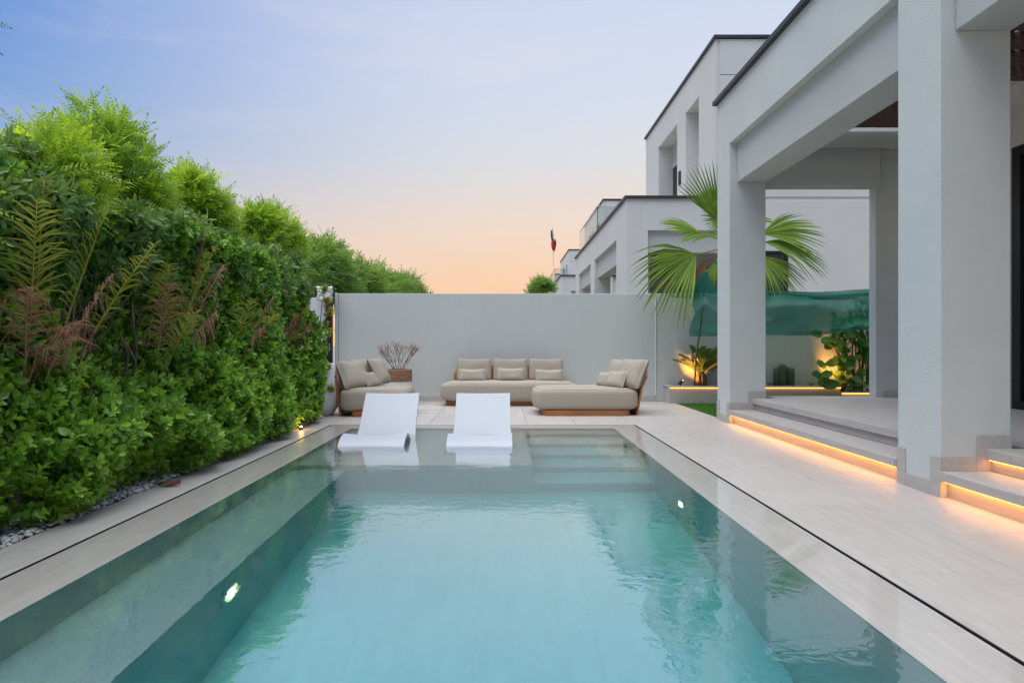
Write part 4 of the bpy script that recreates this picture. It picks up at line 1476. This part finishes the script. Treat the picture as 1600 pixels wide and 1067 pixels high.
fan(fp, CR, at(1088, 398, 11.7), (-1.0, -.25, -.42), (.2, -1.0, .6), 1.30, 21, 1, arc=52, droop=.30)
fan(fp, CR, at(1098, 366, 11.9), (-1.0, -.1, .28), (.2, -.6, 1.0), .88, 20, 2, arc=48, droop=.12)
fan(fp, CR, at(1124, 348, 11.9), (-.22, 0, 1.0), (-.3, -1, .1), 1.14, 20, 3, arc=38, droop=.02)
fan(fp, CR, at(1128, 345, 11.8), (-.75, -.3, .45), (.1, -1, .4), .55, 26, 4, arc=80, droop=.1)
fan(fp, CR, at(1190, 366, 11.9), (1.0, -.1, .12), (-.1, -.8, .8), 1.10, 20, 5, arc=46, droop=.14)
fan(fp, CR, at(1192, 378, 11.8), (1.0, -.2, -.30), (-.1, -.6, 1.0), 1.14, 19, 6, arc=40, droop=.22)
fan(fp, CR, at(1186, 400, 11.7), (.55, -.3, -.62), (.3, -1, .3), .95, 19, 7, arc=42, droop=.2)
fan(fp, CR, at(1118, 408, 11.75), (-.12, -.25, -1.0), (0, -1, .2), .62, 24, 8, arc=40, droop=.05)
o_ = fan(fp, CR, at(1100, 408, 11.9), (-.25, -.1, -1.0), (-.6, -1, .1), .62, 14, 21, arc=30, droop=.1, m=DRYL)
o_['label'] = 'dead brown hanging frond'
fan(fp, CR, at(1160, 350, 12.6), (.2, .9, .5), (0, -.3, 1), .9, 28, 10, arc=80, droop=.12)
fan(fp, CR, at(1130, 370, 12.6), (-.5, .9, .2), (0, -.3, 1), .9, 28, 11, arc=80, droop=.16)

# green shade net hung between bamboo poles
nu, nv = 90, 26
V, F = [], []
for i in range(nu):
    s = i / (nu - 1)
    x = 3.42 + s * 4.1
    top = 2.06 + .02 * math.sin(s * 9) + .05 * max(0, s - .3) - .30 * math.exp(-((s - .0) / .03) ** 2) * 0
    bot = 1.24 + .02 * math.sin(s * 5) + .34 * max(0, (s - .45) / .55) ** 1.5
    if s < .12:
        top += .36 * math.exp(-((x - 3.60) / .13) ** 2)
    for j in range(nv):
        q = j / (nv - 1)
        z = top + (bot - top) * q
        y = 11.50 - .46 * math.sin(PI * min(1, q * 1.15)) * math.sin(PI * min(1, s * 1.1 + .02)) - .03 * math.sin(q * 14 + s * 6) * (1 - q)
        y += .03 * math.sin(s * 24 + q * 5) + .10 * math.sin(q * 9 - s * 9) + .02 * math.sin(s * 61 + q * 9) + .035 * math.sin(q * 21 + s * 12) * math.sin(PI * q)
        z -= .07 * math.sin(PI * s) * math.sin(PI * q)
        V.append((x + .07 * q * (1 - s) * (-1 if s < .2 else 0), y, z))
for i in range(nu - 1):
    for j in range(nv - 1):
        a = i * nv + j
        F.append((a, a + 1, a + nv + 1, a + nv))
nt_ = thing('shade_net', 'sagging green shade net strung in front of the planters', 'shade net', (5.4, 11.45, 1.2))
m_ = MB(); m_.add(V, F)
cl_ = m_.build('net_sheet', NET, nt_, smooth=True)
V, F = [], []      # the doubled hem along the top
for i in range(nu):
    s = i / (nu - 1)
    x = 3.80 + s * 3.72
    for j in range(8):
        q = j / 7
        V.append((x, 11.40 - .08 * math.sin(PI * q) + .02 * math.sin(s * 17 + q * 3), 2.07 + .02 * math.sin(s * 8) - (.13 + .03 * math.sin(s * 6)) * q + .04 * s - .05 * math.sin(PI * s)))
for i in range(nu - 1):
    for j in range(7):
        a = i * 8 + j
        F.append((a, a + 1, a + 9, a + 8))
m_ = MB(); m_.add(V, F); m_.build('folded_hem', NET, nt_, smooth=True)
V, F = [], []      # loose corner thrown back to the left
for i in range(14):
    s = i / 13
    for j in range(8):
        q = j / 7
        V.append((3.60 - .52 * s * (1 - .1 * q), 11.5 + .35 * s + .03 * math.sin(s * 9 + q * 4), 2.40 - .40 * s ** .6 - (.38 * (1 - s) ** 1.3 + .05) * q))
for i in range(13):
    for j in range(7):
        a = i * 8 + j
        F.append((a, a + 1, a + 9, a + 8))
m_ = MB(); m_.add(V, F); m_.build('loose_corner', NET, nt_, smooth=True)
MB().tube([(3.50, 11.43, 1.22), (3.62, 11.46, 2.40)], .014, 8).build('edge_cord', NET, nt_)
tag(MB().tube([(3.59, 12.05, .0 + .29), (3.55, 11.8, .9), (3.52, 11.45, 1.42)], .016, 8).build('bamboo_stake', BRANCH, smooth=True), 'thin brown stake leaning up from the planter to the net corner', 'stake')
tag(MB().tube([(7.55, 11.45, 0), (7.55, 11.45, 2.15)], .02, 8).build('net_pole', BLACKM), 'dark pole holding the far right end of the shade net', 'pole')

# flag on the far villas
fl = thing('flag', 'limp green, white, red and black flag on a thin pole by the far villas', 'flag', (3.7, 47, 4.8))
MB().tube([(3.72, 47, 4.0), (3.60, 47, 9.7)], .035, 8).build('pole', POTW, fl)
CGR, CWH, CRE, CBK = (mat('flag_' + n_, c_, .8, var=.05) for n_, c_ in (('green', (.02, .16, .06)), ('white', (.6, .6, .58)), ('red', (.45, .03, .04)), ('black', (.02, .02, .02))))
for k, (m__, z0, z1, w) in enumerate(((CGR, 8.75, 9.5, .16), (CWH, 8.4, 8.9, .14), (CRE, 8.0, 8.75, .26), (CBK, 8.3, 8.8, .07))):
    V, F = [], []
    for i in range(12):
        q = i / 11
        for j in range(6):
            r = j / 5
            V.append((3.60 - .25 + (.20, .36, .30, .44)[k] * 1.0 + w * (r - .5) * (1 + .3 * math.sin(q * 4)), 46.97 - .06 * k + .10 * math.sin(r * 9 + q * 3), z1 + (z0 - z1) * q - .12 * r))
    for i in range(11):
        for j in range(5):
            a = i * 6 + j
            F.append((a, a + 1, a + 7, a + 6))
    m_ = MB(); m_.add(V, F); o_ = m_.build('flag_cloth', m__, fl, smooth=True)
    o_['label'] = ('green', 'white', 'red', 'black')[k] + ' part of the flag cloth'


# ================================================================== FURNITURE
def sgnpow(a, e):
    return math.copysign(abs(a) ** e, a)


def superq(c, h, e1, e2, nu=72, nv=28, wob=0.0, seed=0):
    rs = random.Random(seed)
    ph = [rs.uniform(0, 6.28) for _ in range(4)]
    V, F = [], []
    for j in range(nv + 1):
        t_ = -PI / 2 + PI * j / nv
        for i in range(nu):
            u = 2 * PI * i / nu
            x = sgnpow(math.cos(t_), e1) * sgnpow(math.cos(u), e2)
            y = sgnpow(math.cos(t_), e1) * sgnpow(math.sin(u), e2)
            z = sgnpow(math.sin(t_), e1)
            w = 1 + wob * (math.sin(5 * x + ph[0]) * math.sin(4 * y + ph[1]) + .6 * math.sin(9 * x + 3 * y + ph[2]))
            V.append((c[0] + h[0] * x, c[1] + h[1] * y, c[2] + h[2] * z * w))
    for j in range(nv):
        for i in range(nu):
            i2 = (i + 1) % nu
            F.append((j * nu + i, j * nu + i2, (j + 1) * nu + i2, (j + 1) * nu + i))
    return MB().add(V, F)


def cushion(name, label, cat, group, c, w, h, t_, yaw, tilt, m=FABRIC, seed=0, tagside=0, puff=.55, roll=0):
    """Pillow standing upright in its own frame: x width, z height, y thickness; yaw about z, tilt backwards."""
    rs = random.Random(seed)
    n = 22
    V, F = [], []
    rot = Matrix.Rotation(yaw, 3, 'Z') @ Matrix.Rotation(tilt, 3, 'X') @ Matrix.Rotation(roll, 3, 'Y')
    p1, p2 = rs.uniform(0, 6), rs.uniform(0, 6)
    for sd in (1, -1):
        for i in range(n + 1):
            for j in range(n + 1):
                u, v_ = 2 * i / n - 1, 2 * j / n - 1
                # round the corners a little and pull the edges in
                uu = u * (1 - .07 * v_ * v_ * (1 - .3 * abs(u)) * 0 - .05 * (1 - v_ * v_) * abs(u) ** 3)
                vv = v_ * (1 - .05 * (1 - u * u) * abs(v_) ** 3)
                k = (u * u) ** 2 * (v_ * v_) ** 2
                uu *= 1 - .05 * k; vv *= 1 - .05 * k
                th = ((1 - u ** 4) * (1 - v_ ** 4)) ** puff
                th *= 1 + .06 * math.sin(4 * u + p1) * math.sin(3 * v_ + p2)
                p = Vector((uu * w / 2, sd * (t_ / 2 * th + .004), vv * h / 2 - .015 * (1 - abs(u)) * (v_ > .5)))
                V.append(tuple(rot @ p + Vector(c)))
    N1 = (n + 1) ** 2
    for i in range(n):
        for j in range(n):
            a = i * (n + 1) + j
            F.append((a, a + n + 1, a + n + 2, a + 1))
            F.append((N1 + a, N1 + a + 1, N1 + a + n + 2, N1 + a + n + 1))
    rim = [i * (n + 1) for i in range(n + 1)] + [n * (n + 1) + j for j in range(1, n + 1)] + [i * (n + 1) + n for i in range(n - 1, -1, -1)] + [j for j in range(n - 1, 0, -1)]
    for a, b_ in zip(rim, rim[1:] + rim[:1]):
        F.append((a, b_, N1 + b_, N1 + a))
    rt = thing(name, label, cat, tuple(Vector(c) - Vector((0, 0, h / 2))), group)
    MB().add(V, F).build('cover', m, rt, smooth=True)
    pip = [V[a] for a in rim]
    pip = [tuple((Vector(V[a]) + Vector(V[N1 + a])) / 2) for a in rim]
    MB().tube(pip + pip[:1], .0045, 6, cap=False).build('piping', m, rt, smooth=True)
    if tagside:
        p = rot @ Vector((w / 2 * .97 * tagside, -.02, -h * .42)) + Vector(c)
        box('care_tag', WHITEP, rt, p.x - .012, p.x + .012, p.y - .025, p.y - .021, p.z - .02, p.z + .02, 0)
    return rt


def plinth(parent, x0, x1, y0, y1, r=.12, z1=.085):
    pts = []
    for cx, cy_, a0 in ((x1 - r, y1 - r, 0), (x0 + r, y1 - r, 90), (x0 + r, y0 + r, 180), (x1 - r, y0 + r, 270)):
        for k in range(7):
            a = R(a0 + 15 * k)
            pts.append((cx + r * math.cos(a), cy_ + r * math.sin(a)))
    n = len(pts)
    V = [(x, y, 0.001) for x, y in pts] + [(x, y, z1) for x, y in pts]
    F = [tuple(reversed(range(n))), tuple(range(n, 2 * n))] + [(k, (k + 1) % n, n + (k + 1) % n, n + k) for k in range(n)]
    return MB().add(V, F).build('plinth', TEAK, parent, .004)


def back_frame(parent, prof, a0, a1, axis, th=.032):
    """A bent timber panel: profile (out, z) swept along y (axis 'y') or x (axis 'x'), with rounded upper corners."""
    V, F = [], []
    na = 16
    for i, (o_, z) in enumerate(prof):
        for k in range(na + 1):
            s = k / na
            a = a0 + (a1 - a0) * s
            e = min(s, 1 - s) * (a1 - a0)
            zz = z
            if i == len(prof) - 1 and e < .12:
                zz = z - .12 * (1 - math.sqrt(max(0, 1 - (1 - e / .12) ** 2)))
            for q in (0, 1):
                oo = o_ + q * th
                V.append((oo, a, zz) if axis == 'y' else (a, oo, zz))
    m_ = len(prof)
    def I(i, k, q):
        return (i * (na + 1) + k) * 2 + q
    for i in range(m_ - 1):
        for k in range(na):
            F.append((I(i, k, 0), I(i, k + 1, 0), I(i + 1, k + 1, 0), I(i + 1, k, 0)))
            F.append((I(i, k, 1), I(i + 1, k, 1), I(i + 1, k + 1, 1), I(i, k + 1, 1)))
        F.append((I(i, 0, 0), I(i + 1, 0, 0), I(i + 1, 0, 1), I(i, 0, 1)))
        F.append((I(i, na, 0), I(i, na, 1), I(i + 1, na, 1), I(i + 1, na, 0)))
    for k in range(na):
        F.append((I(0, k, 0), I(0, k, 1), I(0, k + 1, 1), I(0, k + 1, 0)))
        F.append((I(m_ - 1, k, 0), I(m_ - 1, k + 1, 0), I(m_ - 1, k + 1, 1), I(m_ - 1, k, 1)))
    return MB().add(V, F).build('back_frame', TEAK, parent)


def seat_piping(parent, c, h, tt, e2, e1=.38):
    pts = []
    z = c[2] + h[2] * math.sin(tt) ** e1 + .001
    k_ = math.cos(tt) ** e1
    h = (h[0] * k_ + .001, h[1] * k_ + .001)
    for i in range(73):
        u = 2 * PI * i / 72
        pts.append((c[0] + h[0] * sgnpow(math.cos(u), e2), c[1] + h[1] * sgnpow(math.sin(u), e2), z))
    return MB().tube(pts, .004, 6, cap=False).build('piping', FABRIC, parent, smooth=True)


GS = 'beige linen outdoor sofa set'
# long sofa against the wall
so = thing('sofa', 'long three-cushion beige sofa against the rendered wall', 'sofa', (.1, 11.85, 0), GS)
s_ = superq((.10, 11.80, .255), (1.24, .46, .185), .38, .22, wob=.012, seed=1).build('seat', FABRIC, so, smooth=True)
seat_piping(so, (.10, 11.80, .255), (1.24, .46, .185), .62, .22)
plinth(so, -1.05, 1.25, 11.46, 12.18)
back_frame(so, [(12.235, .002), (12.235, .30), (12.25, .50), (12.28, .70)], -.95, 1.10, 'x')
# chaise on the right
ch = thing('chaise', 'deep beige chaise with a curved teak back on the right', 'sofa', (1.3, 10.4, 0), GS)
superq((1.28, 10.33, .250), (.82, .50, .185), .38, .26, wob=.012, seed=2).build('seat', FABRIC, ch, smooth=True)
seat_piping(ch, (1.28, 10.33, .250), (.82, .50, .185), .62, .26)
plinth(ch, .60, 1.96, 9.85, 10.80)
back_frame(ch, [(2.06, .002), (2.09, .20), (2.13, .42), (2.21, .72)], 9.95, 10.85, 'y')
# armchair on the left
lf = thing('lounge_chair', 'wide beige lounge chair with a teak back beside the white pot on the left', 'sofa', (-2.0, 10.3, 0), GS)
superq((-1.99, 10.20, .250), (.53, .50, .185), .38, .26, wob=.012, seed=3).build('seat', FABRIC, lf, smooth=True)
seat_piping(lf, (-1.99, 10.20, .250), (.53, .50, .185), .62, .26)
plinth(lf, -2.33, -1.62, 9.70, 10.66)
back_frame(lf, [(-2.52, .002), (-2.545, .20), (-2.565, .42), (-2.615, .72)], 9.80, 10.70, 'y')

GB, GP = 'beige back cushions', 'small beige throw pillows'
for k, (xc, nm) in enumerate(((-.555, 'leftmost'), (.128, 'middle'), (.795, 'rightmost'))):
    cushion('back_cushion', f'{nm} of the three square back cushions on the long sofa', 'cushion', GB, (xc, 12.03, .625), .665, .44, .17, 0, R(-13), seed=k + 10, puff=.22)
for k, (xc, zc, lab) in enumerate(((-.575, .535, 'lumbar pillow on the left end of the long sofa'), (.13, .55, 'lumbar pillow in the middle of the long sofa'), (.84, .525, 'lumbar pillow on the long sofa nearest the chaise'))):
    cushion('lumbar_pillow', lab, 'pillow', GP, (xc, 11.80, zc), .52, .245, .13, 0, R(-16), m=FABRIC2, seed=k + 20, tagside=1 if k == 2 else 0)
cushion('back_cushion', 'large back cushion at the front of the chaise, against its teak back', 'cushion', GB, (2.02, 10.14, .64), .56, .52, .22, R(-58), R(-28), seed=31)
cushion('back_cushion', 'large back cushion at the rear of the chaise, mostly hidden', 'cushion', GB, (1.90, 10.68, .64), .52, .48, .18, R(-62), R(-26), seed=32)
cushion('lumbar_pillow', 'plump throw pillow leaning on the chaise cushion, nearer the camera', 'pillow', GP, (1.79, 10.12, .545), .36, .30, .16, R(-52), R(-30), m=FABRIC2, seed=33)
cushion('lumbar_pillow', 'throw pillow half hidden behind the plump one on the chaise', 'pillow', GP, (1.66, 10.38, .53), .36, .26, .15, R(-58), R(-22), m=FABRIC2, seed=34)
cushion('back_cushion', 'large square back cushion at the front of the left lounge chair', 'cushion', GB, (-2.36, 10.02, .625), .52, .50, .22, R(54), R(-30), m=FABRIC2, seed=41, tagside=1)
cushion('back_cushion', 'large back cushion at the rear of the left lounge chair', 'cushion', GB, (-2.30, 10.46, .64), .50, .50, .20, R(60), R(-28), seed=42)
cushion('lumbar_pillow', 'small pillow between the big cushions on the left lounge chair', 'pillow', GP, (-2.12, 10.18, .54), .34, .28, .14, R(68), R(-34), seed=43)
cushion('back_cushion', 'big cushion standing on edge by the planter on the left lounge chair', 'cushion', GB, (-2.06, 10.55, .66), .48, .48, .19, R(80), R(-28), m=FABRIC2, seed=44)

# planter pot with a dry shrub behind the lounge chair
po = thing('planter_pot', 'white tapered pot with a carved wooden collar behind the left lounge chair', 'pot', (-1.93, 11.75, 0))
MB().lathe([(.17, 0.001), (.20, .02), (.25, .30), (.252, .418), (.22, .42)], (-1.93, 11.75, 0), 40).build('pot_body', POTW, po, smooth=False)
MB().lathe([(.236, .421), (.245, .43), (.245, .63), (.235, .642), (.21, .642), (.21, .58), (.02, .575)], (-1.93, 11.75, 0), 40,
           lambda w, z: 1 + .012 * math.sin(9 * w + 60 * z)).build('wood_collar', WICKER, po, smooth=False)
ds = thing('dry_shrub', 'dry leafless brown shrub in the carved pot', 'shrub', (-1.93, 11.75, .57))
br = random.Random(3)
mb = MB()
lv_p, lv_d = [], []


def grow(p, d, l, r, lev):
    q = p + d * l
    mid = p + d * l * .5 + Vector((br.uniform(-1, 1), br.uniform(-1, 1), br.uniform(-.3, .6))) * l * .06
    mb.tube([p, mid, q], [r, r * .85, r * .65], 5)
    if lev == 0:
        lv_p.append(tuple(q)); lv_d.append((d.x, d.y, d.z + .2))
        return
    for _ in range(br.choice((2, 3, 3))):
        nd = (d + Vector((br.uniform(-1, 1), br.uniform(-1, 1), br.uniform(-.15, .7))) * .52).normalized()
        grow(q, nd, l * br.uniform(.62, .85), r * .62, lev - 1)


for k in range(9):
    a = k * .7
    grow(Vector((-1.93 + .05 * math.cos(a), 11.75 + .05 * math.sin(a), .57)), Vector((.55 * math.cos(a), .4 * math.sin(a), .85 + br.uniform(-.1, .2))).normalized(), .21, .0085, 3)
mb.build('branches', BRANCH, ds, smooth=True)
tv_, tf_, tt_ = rosette(4, .028, .010, seed=5)
pk = RNG.choice(len(lv_p), min(110, len(lv_p)), replace=False)
v, f, tt = scatter(tv_, tf_, np.array(lv_p)[pk], frames(np.array(lv_d)[pk], RNG.uniform(0, 6, len(pk))), np.full(len(pk), 1.0), tt_, np.full(len(pk), .4))
np_mesh('dry_leaves', v, f, DRYL, ds, tt)

wp = thing('white_pot', 'big rounded white pot standing at the far end of the hedge', 'pot', (-2.86, 9.98, 0))
MB().lathe([(.16, .001), (.20, .01), (.29, .16), (.335, .36), (.33, .56), (.29, .74), (.275, .80), (.245, .80), (.25, .70), (.03, .68)], (-2.86, 9.98, 0), 48).build('pot_body', POTW, wp, smooth=True)


# in-pool chaise loungers
def lounger(xc, label):
    lg = thing('pool_lounger', label, 'lounger', (xc, 7.4, LZ), 'white loungers standing in the shallow water')
    ctrl = [(6.66, -.235), (6.80, -.13), (6.92, -.005), (7.03, .062), (7.16, .098), (7.28, .088), (7.40, .03), (7.52, -.055), (7.63, -.105), (7.74, -.095), (7.83, -.03), (7.90, .035), (8.04, .185), (8.18, .335), (8.305, .470)]
    # smooth the profile
    pts = []
    for i in range(len(ctrl) - 1):
        p0, p1, p2, p3 = (np.array(ctrl[max(0, min(len(ctrl) - 1, i + k))]) for k in (-1, 0, 1, 2))
        for q in range(5):
            t_ = q / 5
            pts.append(.5 * (2 * p1 + (p2 - p0) * t_ + (2 * p0 - 5 * p1 + 4 * p2 - p3) * t_ ** 2 + (3 * p1 - p0 - 3 * p2 + p3) * t_ ** 3))
    pts.append(np.array(ctrl[-1]))
    hw, nvx, th = .3585, 14, .036
    V, F = [], []
    for i, p in enumerate(pts):
        d = pts[min(i + 1, len(pts) - 1)] - pts[max(0, i - 1)]
        d /= np.linalg.norm(d)
        nn = np.array([-d[1], d[0]])
        back = max(0, min(1, (p[0] - 7.85) / .1))
        for sd in (0, 1):
            for k in range(nvx + 1):
                u = 2 * k / nvx - 1
                dip = -.020 * (1 - u * u) * (1 - .6 * back)
                edge = .010 * max(0, (abs(u) - .9) / .1)
                o_ = nn * ((dip + edge * .0) if sd == 0 else -th + dip * .7)
                w = hw * (1 - .035 * back)
                V.append((xc + u * w, p[0] + o_[0], p[1] + o_[1]))
    W_ = nvx + 1
    def I(i, sd, k):
        return (i * 2 + sd) * W_ + k
    n = len(pts)
    for i in range(n - 1):
        for k in range(nvx):
            F.append((I(i, 0, k), I(i, 0, k + 1), I(i + 1, 0, k + 1), I(i + 1, 0, k)))
            F.append((I(i, 1, k), I(i + 1, 1, k), I(i + 1, 1, k + 1), I(i, 1, k + 1)))
        F.append((I(i, 0, 0), I(i + 1, 0, 0), I(i + 1, 1, 0), I(i, 1, 0)))
        F.append((I(i, 0, nvx), I(i, 1, nvx), I(i + 1, 1, nvx), I(i + 1, 0, nvx)))
    for k in range(nvx):
        F.append((I(0, 0, k), I(0, 1, k), I(0, 1, k + 1), I(0, 0, k + 1)))
        F.append((I(n - 1, 0, k), I(n - 1, 0, k + 1), I(n - 1, 1, k + 1), I(n - 1, 1, k)))
    MB().add(V, F).build('seat_shell', WHITEP, lg, smooth=False)
    for sx in (-.3, .3):      # fins that carry the back and the knee bend
        b_ = MB()
        x0, x1 = xc + sx - .02, xc + sx + .02
        for poly in ([(7.52, -.25), (8.02, -.25), (8.08, .15), (8.02, .12), (7.80, -.09), (7.63, -.16), (7.52, -.13)], [(6.74, -.25), (7.42, -.25), (7.40, -.03), (7.28, .035), (7.16, .05), (7.03, .01)]):
            nq = len(poly)
            b_.add([(x0, y, z + .002) for y, z in poly] + [(x1, y, z + .002) for y, z in poly],
                   [tuple(range(nq)), tuple(reversed(range(nq, 2 * nq)))] + [(k, k + nq, (k + 1) % nq + nq, (k + 1) % nq) for k in range(nq)])
        b_.build('support', WHITEP, lg)
    # moulded headrest grip near the upper right corner
    d = Vector((0, .125, .135)).normalized()
    nn = Vector((0, -d.z, d.y))
    c = Vector((xc + .235, 8.272, .434)) - nn * .0042
    MB().add([tuple(c + Vector((sx * .055, 0, 0)) + d * sz * .028 + nn * o_) for o_ in (-.004, .0012) for sx, sz in ((-1, -1), (1, -1), (1, 1), (-1, 1))],
             [(3, 2, 1, 0), (4, 5, 6, 7), (0, 1, 5, 4), (1, 2, 6, 5), (2, 3, 7, 6), (3, 0, 4, 7)]).build('moulded_badge', WHITEP, lg)
    return lg


lounger(-1.44, 'left white pool lounger, in front of the lounge chair')
lounger(-.265, 'right white pool lounger, in front of the long sofa')

# small things
dl = thing('fallen_leaf', 'curled brown dead leaf on the deck edge under the hedge', 'leaf', (-2.61, 4.97, 0))
V, F = [], []
for i in range(9):
    s = i / 8
    w = .055 * math.sin(PI * (s * .9 + .05))
    for j in range(5):
        q = j / 2 - 1
        V.append((-2.68 + .17 * s, 4.97 + q * w * .8, .004 + .030 * q * q * (.3 + s) + .014 * math.sin(s * 5) ** 2))
for i in range(8):
    for j in range(4):
        a = i * 5 + j
        F += [(a, a + 1, a + 6), (a, a + 6, a + 5)]
np_mesh('blade', np.array(V), np.array(F), DRYL, dl, np.full(len(V), .3), smooth=True)
MB().tube([(-2.69, 4.97, .01), (-2.73, 4.96, .03), (-2.76, 4.965, .025)], .002, 5).build('stalk', DRYL, dl)
dlt = thing('deck_uplight', 'tiny glowing orange uplight at the hedge foot by the far pool corner', 'light', (-2.61, 8.25, 0))
MB().lathe([(.022, 0.0), (.024, .02), (.02, .035)], (-2.61, 8.25, .0), 16).build('lamp_body', BLACKM, dlt)
MB().lathe([(.016, .0355), (.012, .045), (.004, .049)], (-2.61, 8.25, .0), 16).build('lens', SPOTE, dlt)
ld = bpy.data.lights.new('uplight_lamp', 'POINT')
ld.energy = 1.0; ld.color = (1, .5, .14); ld.shadow_soft_size = .02
lo = bpy.data.objects.new('uplight_lamp', ld); COL.objects.link(lo); lo.parent = dlt; lo.location = (0, 0, .08)
hm = MB()
for (xa, xb, ya, yb) in ((-1.42, -.98, 10.30, 10.304), (-1.42, -.98, 10.72, 10.724), (-1.42, -1.416, 10.304, 10.72), (-.984, -.98, 10.304, 10.72)):
    hm.box(xa, xb, ya, yb, .0004, .0016)
tag(hm.build('floor_hatch', BLACKM), 'flush square hatch outline in the deck before the long sofa', 'hatch')
